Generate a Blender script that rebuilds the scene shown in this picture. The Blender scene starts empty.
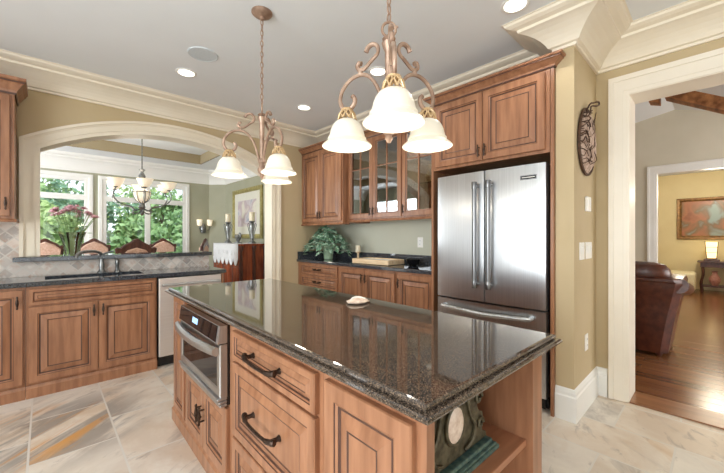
import bpy, bmesh, math, random
from mathutils import Vector, Matrix
random.seed(7)
PI = math.pi
S = bpy.context.scene
COL = S.collection
H = 2.77          # kitchen ceiling
LW = 4.20         # kitchen left (arch) wall plane, Y
RW = 3.24         # kitchen right (fridge / passage) wall plane, X

# ------------------------------------------------------------------ camera, world, light, exposure
cam_d = bpy.data.cameras.new('camera')
cam_d.sensor_width = 36.0
cam_d.lens = 36.0 * 336.0 / 724.0
cam_d.clip_start = 0.02
cam_d.clip_end = 300
cam = bpy.data.objects.new('camera', cam_d)
COL.objects.link(cam)
cam.location = (0, 0, 1.27)
cam.rotation_euler = (PI / 2, 0, math.radians(46.66) - PI / 2)
S.camera = cam

S.view_settings.view_transform = 'Standard'
S.view_settings.look = 'None'
S.view_settings.gamma = 1.0
S.view_settings.use_curve_mapping = False
S.view_settings.exposure = 0.2
S.cycles.use_denoising = True
S.cycles.max_bounces = 10
S.cycles.diffuse_bounces = 6
S.cycles.transparent_max_bounces = 16
S.cycles.sample_clamp_indirect = 6.0
S.cycles.caustics_reflective = False
S.cycles.caustics_refractive = False

world = bpy.data.worlds.new('sky')
S.world = world
world.use_nodes = True
wn = world.node_tree.nodes
wl = world.node_tree.links
wn.clear()
w_out = wn.new('ShaderNodeOutputWorld')
w_bg = wn.new('ShaderNodeBackground')
w_tc = wn.new('ShaderNodeTexCoord')
w_sep = wn.new('ShaderNodeSeparateXYZ')
w_ramp = wn.new('ShaderNodeValToRGB')
w_ramp.color_ramp.elements[0].position = 0.0
w_ramp.color_ramp.elements[0].color = (0.95, 0.98, 1.0, 1)
w_ramp.color_ramp.elements[1].position = 0.8
w_ramp.color_ramp.elements[1].color = (0.62, 0.80, 1.0, 1)
wl.new(w_tc.outputs['Generated'], w_sep.inputs[0])
wl.new(w_sep.outputs['Z'], w_ramp.inputs[0])
wl.new(w_ramp.outputs[0], w_bg.inputs[0])
w_bg.inputs[1].default_value = 1.5
wl.new(w_bg.outputs[0], w_out.inputs[0])


def light(name, kind, loc, energy, color=(1, 1, 1), size=None, rot=None, aim=None, radius=None):
    d = bpy.data.lights.new(name, kind)
    d.energy = energy
    d.color = color
    if kind == 'AREA':
        d.shape = 'RECTANGLE'
        d.size, d.size_y = size
    if radius is not None and kind in ('POINT', 'SPOT'):
        d.shadow_soft_size = radius
    o = bpy.data.objects.new(name, d)
    COL.objects.link(o)
    o.location = loc
    if rot:
        o.rotation_euler = rot
    if aim:
        o.rotation_euler = (Vector(aim) - Vector(loc)).to_track_quat('-Z', 'Y').to_euler()
    return o


sun = light('sun', 'SUN', (0, 6, 12), 2.0, (1.0, 0.95, 0.86), aim=(2.0, 12, 0))
sun.data.angle = math.radians(2)
# added fill lights set in unseen openings behind the viewer and in far rooms
light('fill_near', 'AREA', (0.4, -2.34, 1.45), 18, (1.0, 0.99, 0.97), (3.6, 1.9), rot=(PI / 2 + .22, 0, 0))  # added soft fill from behind the viewer
light('fill_back', 'AREA', (-2.54, 0.45, 1.45), 140, (0.92, 0.97, 1.0), (3.2, 1.9), rot=(PI / 2 + .22, 0, -PI / 2))  # added main fill, tilted up to brighten the ceiling
light('fill_side', 'AREA', (-2.54, 3.78, 1.45), 5, (0.90, 0.96, 1.0), (0.4, 1.9), rot=(PI / 2, 0, -PI / 2))  # added for a bright streak on the refrigerator doors
light('fill_dining', 'AREA', (-2.0, 6.2, 1.5), 105, (0.90, 0.96, 1.0), (2.6, 1.7), rot=(PI / 2, 0, -PI / 2))  # added fill from the unseen left side, brightens the dining room
light('fill_living', 'AREA', (5.6, -3.4, 1.6), 125, (1.0, 0.97, 0.92), (3.2, 1.9), rot=(PI / 2, 0, 0))  # added fill standing in for an unseen living room window
light('fill_den', 'POINT', (9.4, 0.0, 2.2), 60, (1.0, 0.9, 0.7), radius=0.2)  # added warm fill for the den, no fixture of its own


# ------------------------------------------------------------------ materials
def srgb(r, g, b):
    f = lambda c: (c / 12.92) if c <= 0.04045 else ((c + 0.055) / 1.055) ** 2.4
    return (f(r / 255), f(g / 255), f(b / 255), 1)


def mat(name, col, rough=0.5, metal=0.0, col2=None, scale=(8, 8, 8), detail=4, bump=0.0, spec=0.5, emit=None, es=0.0,
        lo=0.35, hi=0.65, coat=0.0):
    m = bpy.data.materials.new(name)
    m.use_nodes = True
    nt = m.node_tree
    p = nt.nodes['Principled BSDF']
    p.inputs['Base Color'].default_value = col
    p.inputs['Roughness'].default_value = rough
    p.inputs['Metallic'].default_value = metal
    p.inputs['Specular IOR Level'].default_value = spec
    p.inputs['Coat Weight'].default_value = coat
    if emit:
        p.inputs['Emission Color'].default_value = emit
        p.inputs['Emission Strength'].default_value = es
    if col2 is not None:
        tc = nt.nodes.new('ShaderNodeTexCoord')
        mp = nt.nodes.new('ShaderNodeMapping')
        mp.inputs['Scale'].default_value = scale
        nz = nt.nodes.new('ShaderNodeTexNoise')
        nz.inputs['Scale'].default_value = 1.0
        nz.inputs['Detail'].default_value = detail
        rp = nt.nodes.new('ShaderNodeValToRGB')
        rp.color_ramp.elements[0].position = lo
        rp.color_ramp.elements[0].color = col
        rp.color_ramp.elements[1].position = hi
        rp.color_ramp.elements[1].color = col2
        nt.links.new(tc.outputs['Object'], mp.inputs[0])
        nt.links.new(mp.outputs[0], nz.inputs['Vector'])
        nt.links.new(nz.outputs[0], rp.inputs[0])
        nt.links.new(rp.outputs[0], p.inputs['Base Color'])
        if bump:
            b = nt.nodes.new('ShaderNodeBump')
            b.inputs['Strength'].default_value = bump
            b.inputs['Distance'].default_value = 0.01
            nt.links.new(nz.outputs[0], b.inputs['Height'])
            nt.links.new(b.outputs[0], p.inputs['Normal'])
    return m


def nodes(m):
    return m.node_tree.nodes, m.node_tree.links, m.node_tree.nodes['Principled BSDF']


M = {}
M['wood'] = mat('cabinet_wood', srgb(138, 94, 67), 0.3, col2=srgb(167, 119, 88), scale=(26, 26, 3), detail=6, bump=0.03)
M['glaze_shade'] = mat('dark_glaze_and_shade', srgb(74, 48, 38), 0.4, col2=srgb(90, 60, 48), scale=(20, 20, 6))  # finish glaze on doors, painted shading on cabinet crowns
M['woodin'] = mat('shelf_wood', srgb(150, 98, 68), 0.4, col2=srgb(172, 118, 86), scale=(3, 26, 26), detail=5)
M['wall'] = mat('olive_paint', srgb(191, 172, 136), 0.75, col2=srgb(195, 176, 141), scale=(3, 3, 3))
M['tray'] = mat('taupe_paint', srgb(160, 146, 116), 0.75, col2=srgb(164, 150, 121), scale=(3, 3, 3))
M['sage'] = mat('sage_paint', srgb(196, 196, 178), 0.75, col2=srgb(200, 200, 183), scale=(3, 3, 3))
M['dining'] = mat('grey_green_paint', srgb(168, 168, 146), 0.75, col2=srgb(173, 173, 152), scale=(3, 3, 3))
M['living'] = mat('pale_paint', srgb(214, 208, 190), 0.75, col2=srgb(218, 212, 195), scale=(3, 3, 3))
M['yellow'] = mat('yellow_paint', srgb(228, 213, 170), 0.75, col2=srgb(232, 218, 177), scale=(3, 3, 3))
M['ceil'] = mat('ceiling_paint', srgb(232, 236, 238), 0.8, col2=srgb(235, 239, 241), scale=(2, 2, 2))
M['trim'] = mat('cream_trim', srgb(234, 224, 204), 0.45, col2=srgb(238, 229, 211), scale=(3, 3, 3))
M['casing'] = mat('ivory_trim', srgb(236, 228, 213), 0.4, col2=srgb(240, 233, 219), scale=(3, 3, 3))
M['white'] = mat('white_trim', srgb(238, 238, 234), 0.45, col2=srgb(242, 242, 239), scale=(3, 3, 3))
M['plate'] = mat('white_plastic', srgb(240, 238, 232), 0.35, col2=srgb(243, 241, 236))
M['bronze'] = mat('dark_bronze', srgb(58, 46, 40), 0.38, 0.85, col2=srgb(86, 70, 60), scale=(60, 60, 60))
M['iron'] = mat('antique_copper', srgb(150, 122, 104), 0.42, 0.5, col2=srgb(186, 158, 138), scale=(22, 22, 22))
M['gilt'] = mat('gilt_filigree', srgb(206, 172, 126), 0.35, 0.4, col2=srgb(226, 198, 156), scale=(60, 60, 60))
M['grille'] = mat('grey_grille', srgb(204, 212, 216), 0.7, col2=srgb(210, 217, 221), scale=(80, 80, 80))
M['blackglass'] = mat('black_oven_glass', srgb(16, 17, 20), 0.03, col2=srgb(22, 22, 25))
M['steelsoft'] = mat('satin_steel', srgb(226, 218, 212), 0.48, 0.85, col2=srgb(232, 225, 220), scale=(3, 3, 160))
M['steelbar'] = mat('steel_bar', srgb(118, 119, 121), 0.3, 1.0, col2=srgb(140, 141, 143), scale=(60, 60, 4))
M['goldbrown'] = mat('brown_gold', srgb(112, 78, 40), 0.4, 0.3, col2=srgb(150, 112, 62), scale=(20, 20, 20))
M['pewter'] = mat('pewter', srgb(120, 122, 122), 0.3, 0.9, col2=srgb(150, 152, 152), scale=(30, 30, 30))
M['steelin'] = mat('sink_steel', srgb(150, 155, 162), 0.3, 0.9, col2=srgb(170, 175, 180), scale=(30, 30, 30))
M['black'] = mat('black_plastic', srgb(18, 18, 20), 0.25, col2=srgb(26, 26, 28))
M['dark'] = mat('shadow_gap', srgb(30, 24, 20), 0.7, col2=srgb(36, 29, 24))
M['leather'] = mat('brown_leather', srgb(70, 35, 24), 0.3, col2=srgb(98, 52, 36), scale=(14, 14, 14), bump=0.15)
M['cream'] = mat('cream_fabric', srgb(226, 216, 180), 0.8, col2=srgb(234, 225, 192), scale=(30, 30, 30))
M['beam'] = mat('rough_timber', srgb(120, 74, 42), 0.6, col2=srgb(186, 130, 82), scale=(2.5, 14, 14), detail=6, bump=0.3)
M['mahog'] = mat('mahogany', srgb(112, 46, 26), 0.25, col2=srgb(168, 82, 46), scale=(22, 22, 3), detail=5)
M['darkwood'] = mat('dark_carved_wood', srgb(64, 34, 28), 0.35, col2=srgb(98, 58, 46), scale=(30, 30, 8))
M['peach'] = mat('peach_upholstery', srgb(196, 158, 138), 0.8, col2=srgb(214, 182, 164), scale=(40, 40, 40))
M['lace'] = mat('white_lace', srgb(226, 228, 230), 0.8, col2=srgb(240, 242, 244), scale=(60, 60, 60))
M['wax'] = mat('ivory_wax', srgb(244, 232, 204), 0.5, col2=srgb(248, 238, 214))
M['gold'] = mat('pale_gold', srgb(150, 138, 84), 0.45, 0.35, col2=srgb(178, 168, 110), scale=(20, 20, 20))
M['mat'] = mat('picture_mat', srgb(224, 222, 208), 0.6, col2=srgb(228, 226, 214))
M['leaf'] = mat('variegated_leaf', srgb(64, 124, 84), 0.45, col2=srgb(212, 232, 214), scale=(45, 45, 45), lo=0.42, hi=0.68)
M['tree1'] = mat('tree_leaf', srgb(104, 142, 84), 0.6, col2=srgb(172, 200, 136), scale=(3, 3, 3))
M['tree2'] = mat('blue_green_leaf', srgb(96, 140, 108), 0.6, col2=srgb(156, 188, 150), scale=(3, 3, 3))
M['tree3'] = mat('light_leaf', srgb(138, 168, 94), 0.6, col2=srgb(200, 218, 146), scale=(3, 3, 3))
M['bark'] = mat('bark', srgb(84, 70, 56), 0.8, col2=srgb(112, 96, 80), scale=(8, 8, 2))
M['lawn'] = mat('lawn', srgb(92, 132, 62), 0.9, col2=srgb(128, 162, 84), scale=(2, 2, 2))
M['pot'] = mat('celadon_glaze', srgb(150, 176, 146), 0.3, col2=srgb(176, 198, 166), scale=(20, 20, 20))
M['tan'] = mat('pale_board', srgb(222, 190, 148), 0.45, col2=srgb(238, 214, 178), scale=(6, 40, 40))
M['basket'] = mat('pale_fibre', srgb(150, 122, 104), 0.7, col2=srgb(204, 180, 164), scale=(60, 60, 24), bump=0.4)
M['twig'] = mat('dark_twig', srgb(54, 34, 22), 0.7, col2=srgb(92, 62, 40), scale=(50, 50, 50))
M['patina'] = mat('teal_patina', srgb(54, 84, 84), 0.5, 0.3, col2=srgb(104, 124, 112), scale=(40, 40, 40), bump=0.2)
M['olive'] = mat('aged_olive_gold', srgb(66, 58, 42), 0.5, 0.4, col2=srgb(106, 98, 76), scale=(40, 40, 40), bump=0.2)
M['ivory'] = mat('ivory_stone', srgb(206, 178, 158), 0.4, col2=srgb(236, 218, 202), scale=(50, 50, 50))
M['petal'] = mat('mauve_petal', srgb(204, 156, 172), 0.6, col2=srgb(238, 210, 214), scale=(30, 30, 30))
M['amber'] = mat('amber_glaze', srgb(176, 128, 74), 0.3, col2=srgb(220, 182, 124), scale=(30, 30, 30))
M['terracotta'] = mat('rose_ceramic', srgb(170, 112, 100), 0.35, col2=srgb(196, 142, 128), scale=(30, 30, 30))
M['led'] = mat('display_glow', srgb(150, 190, 230), 0.3, emit=srgb(150, 190, 235), es=0.9)
M['shade'] = mat('frosted_glass_lit', srgb(224, 218, 203), 0.35, emit=srgb(255, 238, 208), es=0.14)
M['shade2'] = mat('alabaster_lit', srgb(255, 246, 228), 0.4, emit=srgb(255, 236, 205), es=0.35)
M['lampglow'] = mat('parchment_lit', srgb(255, 240, 200), 0.5, emit=srgb(255, 220, 150), es=1.6)
M['can'] = mat('downlight_glow', srgb(255, 255, 250), 0.5, emit=srgb(255, 248, 232), es=3.0)


def glass_mat(name, tint, gloss=0.12):
    m = bpy.data.materials.new(name)
    m.use_nodes = True
    nt = m.node_tree
    nt.nodes.clear()
    out = nt.nodes.new('ShaderNodeOutputMaterial')
    mix = nt.nodes.new('ShaderNodeMixShader')
    tr = nt.nodes.new('ShaderNodeBsdfTransparent')
    gl = nt.nodes.new('ShaderNodeBsdfGlossy')
    fr = nt.nodes.new('ShaderNodeFresnel')
    ad = nt.nodes.new('ShaderNodeMath')
    ad.operation = 'ADD'
    ad.inputs[1].default_value = gloss
    tr.inputs[0].default_value = tint
    gl.inputs['Roughness'].default_value = 0.02
    nt.links.new(fr.outputs[0], ad.inputs[0])
    nt.links.new(ad.outputs[0], mix.inputs[0])
    nt.links.new(tr.outputs[0], mix.inputs[1])
    nt.links.new(gl.outputs[0], mix.inputs[2])
    nt.links.new(mix.outputs[0], out.inputs[0])
    return m


M['pane'] = glass_mat('window_glass', (0.96, 0.98, 0.98, 1), 0.0)
M['cabglass'] = glass_mat('cabinet_glass', (0.93, 0.95, 0.94, 1), 0.26)
M['vaseglass'] = glass_mat('clear_glass', (0.92, 0.96, 0.96, 1), 0.1)

# brushed stainless steel
m = mat('brushed_steel', srgb(192, 194, 196), 0.28, 1.0, col2=srgb(202, 204, 206), scale=(180, 180, 2), detail=3)
n, l, p = nodes(m)
p.inputs['Anisotropic'].default_value = 0.75
M['steel'] = m

# granite: island (brown black speckle) and perimeter (blue black)
def granite(name, cols, rough, scale=140):
    m = bpy.data.materials.new(name)
    m.use_nodes = True
    n, l, p = nodes(m)
    tc = n.new('ShaderNodeTexCoord')
    v = n.new('ShaderNodeTexVoronoi')
    v.inputs['Scale'].default_value = scale
    nz = n.new('ShaderNodeTexNoise')
    nz.inputs['Scale'].default_value = scale * 0.55
    nz.inputs['Detail'].default_value = 4
    mx = n.new('ShaderNodeMix')
    mx.data_type = 'RGBA'
    mx.inputs[0].default_value = 0.5
    rp = n.new('ShaderNodeValToRGB')
    els = rp.color_ramp.elements
    els[0].position, els[0].color = 0.30, cols[0]
    els[1].position, els[1].color = 0.72, cols[-1]
    for i, c in enumerate(cols[1:-1]):
        e = els.new(0.30 + 0.42 * (i + 1) / (len(cols) - 1))
        e.color = c
    l.new(tc.outputs['Object'], v.inputs['Vector'])
    l.new(tc.outputs['Object'], nz.inputs['Vector'])
    l.new(v.outputs['Color'], mx.inputs[6])
    l.new(nz.outputs['Color'], mx.inputs[7])
    l.new(mx.outputs[2], rp.inputs[0])
    l.new(rp.outputs[0], p.inputs['Base Color'])
    p.inputs['Roughness'].default_value = rough
    p.inputs['Specular IOR Level'].default_value = 0.6
    p.inputs['Coat Weight'].default_value = 0.4
    p.inputs['Coat Roughness'].default_value = 0.02
    return m


M['granite'] = granite('brown_granite', [srgb(30, 27, 26), srgb(62, 54, 48), srgb(90, 77, 66), srgb(132, 114, 98)], 0.05, 430)
M['granite2'] = granite('blue_black_granite', [srgb(16, 18, 24), srgb(34, 38, 46), srgb(66, 72, 80), srgb(110, 114, 118)], 0.06, 300)


def brick_mat(name, c1, c2, mortar, w, h, msize, swap='yx', rot=0.0, rough=0.4, vein=None, offset=0.5, bump=0.15, grain=None):
    m = bpy.data.materials.new(name)
    m.use_nodes = True
    n, l, p = nodes(m)
    g = n.new('ShaderNodeNewGeometry')
    sp = n.new('ShaderNodeSeparateXYZ')
    cb = n.new('ShaderNodeCombineXYZ')
    l.new(g.outputs['Position'], sp.inputs[0])
    l.new(sp.outputs[swap[0].upper()], cb.inputs[0])
    l.new(sp.outputs[swap[1].upper()], cb.inputs[1])
    mp = n.new('ShaderNodeMapping')
    mp.inputs['Rotation'].default_value = (0, 0, rot)
    mp.inputs['Location'].default_value = (0.13, 0.07, 0)
    l.new(cb.outputs[0], mp.inputs[0])
    b = n.new('ShaderNodeTexBrick')
    b.offset = offset
    b.inputs['Color1'].default_value = (0, 0, 0, 1)
    b.inputs['Color2'].default_value = (1, 1, 1, 1)
    b.inputs['Mortar'].default_value = (0.5, 0.5, 0.5, 1)
    b.inputs['Scale'].default_value = 1.0
    b.inputs['Mortar Size'].default_value = msize
    b.inputs['Mortar Smooth'].default_value = 0.3
    b.inputs['Brick Width'].default_value = w
    b.inputs['Row Height'].default_value = h
    l.new(mp.outputs[0], b.inputs['Vector'])
    # base tone per tile
    rp = n.new('ShaderNodeValToRGB')
    rp.color_ramp.elements[0].color = c1
    rp.color_ramp.elements[1].color = c2
    l.new(b.outputs['Color'], rp.inputs[0])
    cur = rp.outputs[0]
    # cloudy variation, different in each tile
    off = n.new('ShaderNodeVectorMath')
    off.operation = 'MULTIPLY_ADD'
    off.inputs[1].default_value = (7.3, 11.7, 5.1)
    l.new(b.outputs['Color'], off.inputs[0])
    l.new(g.outputs['Position'], off.inputs[2])
    if vein:
        for ve in vein:
            col, sc, sx, lo, hi, amt, ang = ve[:7]
            mv = n.new('ShaderNodeMapping')
            mv.vector_type = 'TEXTURE'
            mv.inputs['Rotation'].default_value = (0, 0, -ang)
            mv.inputs['Scale'].default_value = (1 / sx, 1, 1)
            l.new(off.outputs[0], mv.inputs[0])
            nz = n.new('ShaderNodeTexNoise')
            nz.inputs['Scale'].default_value = sc
            nz.inputs['Detail'].default_value = 7
            nz.inputs['Roughness'].default_value = 0.62
            nz.inputs['Distortion'].default_value = 0.5
            l.new(mv.outputs[0], nz.inputs['Vector'])
            mr = n.new('ShaderNodeMapRange')
            mr.inputs['From Min'].default_value = lo
            mr.inputs['From Max'].default_value = hi
            mr.inputs['To Max'].default_value = amt
            l.new(nz.outputs[0], mr.inputs[0])
            fac = mr.outputs[0]
            if len(ve) > 7:      # a stained slab: the vein only runs there
                dv = n.new('ShaderNodeVectorMath'); dv.operation = 'DISTANCE'; dv.inputs[1].default_value = ve[7]
                l.new(g.outputs['Position'], dv.inputs[0])
                dm = n.new('ShaderNodeMapRange'); dm.inputs['From Min'].default_value = ve[8]; dm.inputs['From Max'].default_value = ve[8] * .55
                l.new(dv.outputs['Value'], dm.inputs[0])
                mu = n.new('ShaderNodeMath'); mu.operation = 'MULTIPLY'
                l.new(fac, mu.inputs[0]); l.new(dm.outputs[0], mu.inputs[1])
                fac = mu.outputs[0]
            mx = n.new('ShaderNodeMix')
            mx.data_type = 'RGBA'
            l.new(fac, mx.inputs[0])
            l.new(cur, mx.inputs[6])
            mx.inputs[7].default_value = col
            cur = mx.outputs[2]
    mo = n.new('ShaderNodeMix')
    mo.data_type = 'RGBA'
    l.new(b.outputs['Fac'], mo.inputs[0])
    l.new(cur, mo.inputs[6])
    mo.inputs[7].default_value = mortar
    l.new(mo.outputs[2], p.inputs['Base Color'])
    p.inputs['Roughness'].default_value = rough
    if bump:
        bp = n.new('ShaderNodeBump')
        bp.invert = True
        bp.inputs['Strength'].default_value = bump
        bp.inputs['Distance'].default_value = 0.004
        l.new(b.outputs['Fac'], bp.inputs['Height'])
        l.new(bp.outputs[0], p.inputs['Normal'])
    return m


M['tile'] = brick_mat('travertine_tile', srgb(217, 195, 170), srgb(217, 213, 206), srgb(220, 214, 205), 0.61, 0.405, 0.006, rough=0.38,
                      vein=[(srgb(236, 228, 216), 2.4, 1, 0.42, 0.62, 0.8, 0.4), (srgb(204, 180, 154), 1.6, 1, 0.52, 0.66, 0.6, 0.2),
                            (srgb(156, 146, 138), 4.2, 0.35, 0.55, 0.68, 0.6, -.6), (srgb(208, 172, 128), 3.4, 0.22, 0.62, 0.70, 0.5, -.7), (srgb(140, 134, 128), 5.0, 0.14, 0.46, 0.56, 0.75, -.73, (.05, 3.0, 0), .62), (srgb(218, 156, 78), 7.0, 0.10, 0.54, 0.62, 0.9, -.73, (-.05, 3.02, 0), .48),
                            (srgb(128, 118, 114), 11.0, 0.5, 0.58, 0.70, 0.55, -.5)])
M['plank'] = brick_mat('oak_plank', srgb(100, 62, 38), srgb(138, 90, 56), srgb(70, 44, 28), 1.3, 0.125, 0.003, swap='yx', rough=0.22,
                       vein=[(srgb(104, 62, 36), 7.0, 0.08, 0.5, 0.7, 0.5, -PI / 2), (srgb(176, 124, 80), 14.0, 0.06, 0.55, 0.7, 0.35, -PI / 2)], bump=0.2)
M['plankedge'] = mat('oak_threshold', srgb(128, 86, 56), 0.3, col2=srgb(156, 110, 76), scale=(20, 2, 20))
M['mosaic'] = brick_mat('stone_mosaic', srgb(160, 154, 150), srgb(232, 220, 210), srgb(212, 206, 198), 0.075, 0.075, 0.005, swap='xz', rot=PI / 4,
                        rough=0.5, offset=0.0, vein=[(srgb(196, 162, 140), 9, 1, 0.5, 0.66, 0.7, 0), (srgb(236, 230, 224), 16, 1, 0.52, 0.66, 0.7, 0)])


def art_mat(name, cols, scale, swap):
    m = bpy.data.materials.new(name)
    m.use_nodes = True
    n, l, p = nodes(m)
    g = n.new('ShaderNodeTexCoord')
    nz = n.new('ShaderNodeTexNoise')
    nz.inputs['Scale'].default_value = scale
    nz.inputs['Detail'].default_value = 3
    nz.inputs['Distortion'].default_value = 0.6
    rp = n.new('ShaderNodeValToRGB')
    els = rp.color_ramp.elements
    els[0].position, els[0].color = 0.36, cols[0]
    els[1].position, els[1].color = 0.66, cols[-1]
    for i, c in enumerate(cols[1:-1]):
        els.new(0.36 + 0.3 * (i + 1) / (len(cols) - 1)).color = c
    l.new(g.outputs['Object'], nz.inputs['Vector'])
    l.new(nz.outputs[0], rp.inputs[0])
    l.new(rp.outputs[0], p.inputs['Base Color'])
    p.inputs['Roughness'].default_value = 0.35
    return m


M['art1'] = art_mat('soft_botanical_print', [srgb(150, 160, 176), srgb(206, 200, 204), srgb(190, 170, 176), srgb(222, 218, 206)], 3.0, 'yz')
M['art2'] = art_mat('landscape_painting', [srgb(150, 92, 58), srgb(176, 112, 74), srgb(128, 104, 70), srgb(150, 170, 168)], 2.4, 'yz')


# ------------------------------------------------------------------ mesh helpers
class MB:
    def __init__(self):
        self.bm = bmesh.new()
        self.mi = 0
        self.X = Matrix.Identity(4)

    def v(self, p):
        return self.bm.verts.new(self.X @ Vector(p))

    def f(self, vs, mi=None):
        try:
            fc = self.bm.faces.new(vs)
        except ValueError:
            return None
        fc.material_index = self.mi if mi is None else mi
        return fc

    def box(self, x0, x1, y0, y1, z0, z1, bev=0.0, seg=2):
        if x1 < x0: x0, x1 = x1, x0
        if y1 < y0: y0, y1 = y1, y0
        if z1 < z0: z0, z1 = z1, z0
        c = [self.v(p) for p in ((x0, y0, z0), (x1, y0, z0), (x1, y1, z0), (x0, y1, z0), (x0, y0, z1), (x1, y0, z1), (x1, y1, z1), (x0, y1, z1))]
        fs = [self.f([c[i] for i in q]) for q in ((3, 2, 1, 0), (4, 5, 6, 7), (0, 1, 5, 4), (1, 2, 6, 5), (2, 3, 7, 6), (3, 0, 4, 7))]
        if bev:
            es = set(e for q in fs for e in q.edges)
            bmesh.ops.bevel(self.bm, geom=list(es), offset=bev, segments=seg, profile=0.5, affect='EDGES', material=-1)
        return self

    def hexa(self, a, b):
        """a, b: two loops of equal length, joined and capped"""
        va = [self.v(p) for p in a]
        vb = [self.v(p) for p in b]
        k = len(a)
        for i in range(k):
            self.f([va[i], va[(i + 1) % k], vb[(i + 1) % k], vb[i]])
        self.f(va[::-1])
        self.f(vb)
        return self

    def loft(self, loops, cap=True, mis=None, closed=True):
        vs = [[self.v(p) for p in lp] for lp in loops]
        for j in range(len(vs) - 1):
            k = len(vs[j])
            for i in range(k if closed else k - 1):
                self.f([vs[j][i], vs[j][(i + 1) % k], vs[j + 1][(i + 1) % k], vs[j + 1][i]], None if mis is None else mis[j])
        if cap:
            self.f(vs[0][::-1])
            self.f(vs[-1])
        return self

    def lathe(self, prof, c=(0, 0, 0), seg=20, cap=True):
        loops = [[(c[0] + r * math.cos(2 * PI * i / seg), c[1] + r * math.sin(2 * PI * i / seg), c[2] + z) for i in range(seg)] for r, z in prof]
        return self.loft(loops, cap)

    def tube(self, pts, r, seg=8, closed=False, flat=1.0):
        pts = [Vector(p) for p in pts]
        k = len(pts)
        rs = r if isinstance(r, (list, tuple)) else [r] * k
        up = None
        loops = []
        for i, p in enumerate(pts):
            if closed:
                t = pts[(i + 1) % k] - pts[i - 1]
            else:
                t = pts[min(i + 1, k - 1)] - pts[max(i - 1, 0)]
            t.normalize()
            if up is None:
                up = Vector((0, 0, 1)) if abs(t.z) < 0.9 else Vector((1, 0, 0))
            side = t.cross(up)
            if side.length < 1e-6:
                side = t.orthogonal()
            side.normalize()
            up = side.cross(t).normalized()
            loops.append([p + (side * math.cos(a) * flat + up * math.sin(a)) * rs[i] for a in [2 * PI * q / seg for q in range(seg)]])
        if closed:
            loops.append(loops[0])
        return self.loft(loops, not closed)

    def sweep(self, prof, path, closed=False):
        """prof: list of (p, z), p = distance to the right of the path; path: list of (x, y)"""
        pts = [Vector((q[0], q[1])) for q in path]
        k = len(pts)
        loops = []
        for i, q in enumerate(pts):
            d0 = (pts[i] - pts[i - 1]).normalized() if (i > 0 or closed) else None
            d1 = (pts[(i + 1) % k] - pts[i]).normalized() if (i < k - 1 or closed) else None
            if d0 is None: d0 = d1
            if d1 is None: d1 = d0
            n0 = Vector((d0.y, -d0.x))
            n1 = Vector((d1.y, -d1.x))
            nn = n0 + n1
            nn = nn / max(nn.dot(n0), 1e-4)
            loops.append([(q.x + nn.x * a, q.y + nn.y * a, z) for a, z in prof])
        if closed:
            loops.append(loops[0])
        return self.loft(loops, not closed)

    def rect(self, x0, x1, z0, z1, rings, mis=None, y=0.0, fill=True, back=True):
        """nested rectangles in the x-z plane facing -y; rings: (inset, out)"""
        loops = []
        for ins, out in rings:
            yy = y - out
            loops.append([(x0 + ins, yy, z0 + ins), (x1 - ins, yy, z0 + ins), (x1 - ins, yy, z1 - ins), (x0 + ins, yy, z1 - ins)])
        vs = [[self.v(p) for p in lp] for lp in loops]
        for j in range(len(vs) - 1):
            for i in range(4):
                self.f([vs[j][i], vs[j][(i + 1) % 4], vs[j + 1][(i + 1) % 4], vs[j + 1][i]], None if mis is None else mis[j])
        if fill:
            self.f(vs[-1])
        if back and fill:
            self.f(vs[0][::-1])
        return self

    def build(self, name, mats, parent=None, smooth=False, normals=True):
        if normals:
            bmesh.ops.recalc_face_normals(self.bm, faces=self.bm.faces)
        me = bpy.data.meshes.new(name)
        if smooth:
            for fc in self.bm.faces:
                fc.smooth = True
        self.bm.to_mesh(me)
        self.bm.free()
        if not isinstance(mats, (list, tuple)):
            mats = [mats]
        for mm in mats:
            me.materials.append(M[mm])
        if smooth:
            try:
                me.set_sharp_from_angle(angle=math.radians(38))
            except Exception:
                pass
        o = bpy.data.objects.new(name, me)
        COL.objects.link(o)
        if parent is not None:
            o.parent = parent
        return o


def thing(name, label, cat, loc=(0, 0, 0), rot=0.0, group=None):
    o = bpy.data.objects.new(name, None)
    o.empty_display_size = 0.05
    COL.objects.link(o)
    o.location = loc
    o.rotation_euler = (0, 0, rot)
    o['label'] = label
    o['category'] = cat
    if group:
        o['group'] = group
    return o


def tag(o, label, cat, group=None):
    o['label'] = label
    o['category'] = cat
    if group:
        o['group'] = group
    return o


def struct(o):
    o['kind'] = 'structure'
    return o


def dup(root, loc, rot, label=None):
    r = root.copy()
    COL.objects.link(r)
    r.location = loc
    r.rotation_euler = (0, 0, rot)
    if label:
        r['label'] = label
    for ch in list(root.children):
        c = ch.copy()
        COL.objects.link(c)
        c.parent = r
        for g in ch.children:
            d = g.copy()
            COL.objects.link(d)
            d.parent = c
    return r


def arc(cx, cz, r, a0, a1, n):
    return [(cx + r * math.cos(a0 + (a1 - a0) * i / n), cz + r * math.sin(a0 + (a1 - a0) * i / n)) for i in range(n + 1)]


def smooth_path(pts, sub=6):
    """Catmull-Rom through the points"""
    P = [Vector(p) for p in pts]
    out = []
    for i in range(len(P) - 1):
        p0 = P[max(i - 1, 0)]; p1 = P[i]; p2 = P[i + 1]; p3 = P[min(i + 2, len(P) - 1)]
        for s in range(sub):
            t = s / sub
            out.append(0.5 * ((2 * p1) + (p2 - p0) * t + (2 * p0 - 5 * p1 + 4 * p2 - p3) * t * t + (3 * p1 - p0 - 3 * p2 + p3) * t ** 3))
    out.append(P[-1])
    return out


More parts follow.
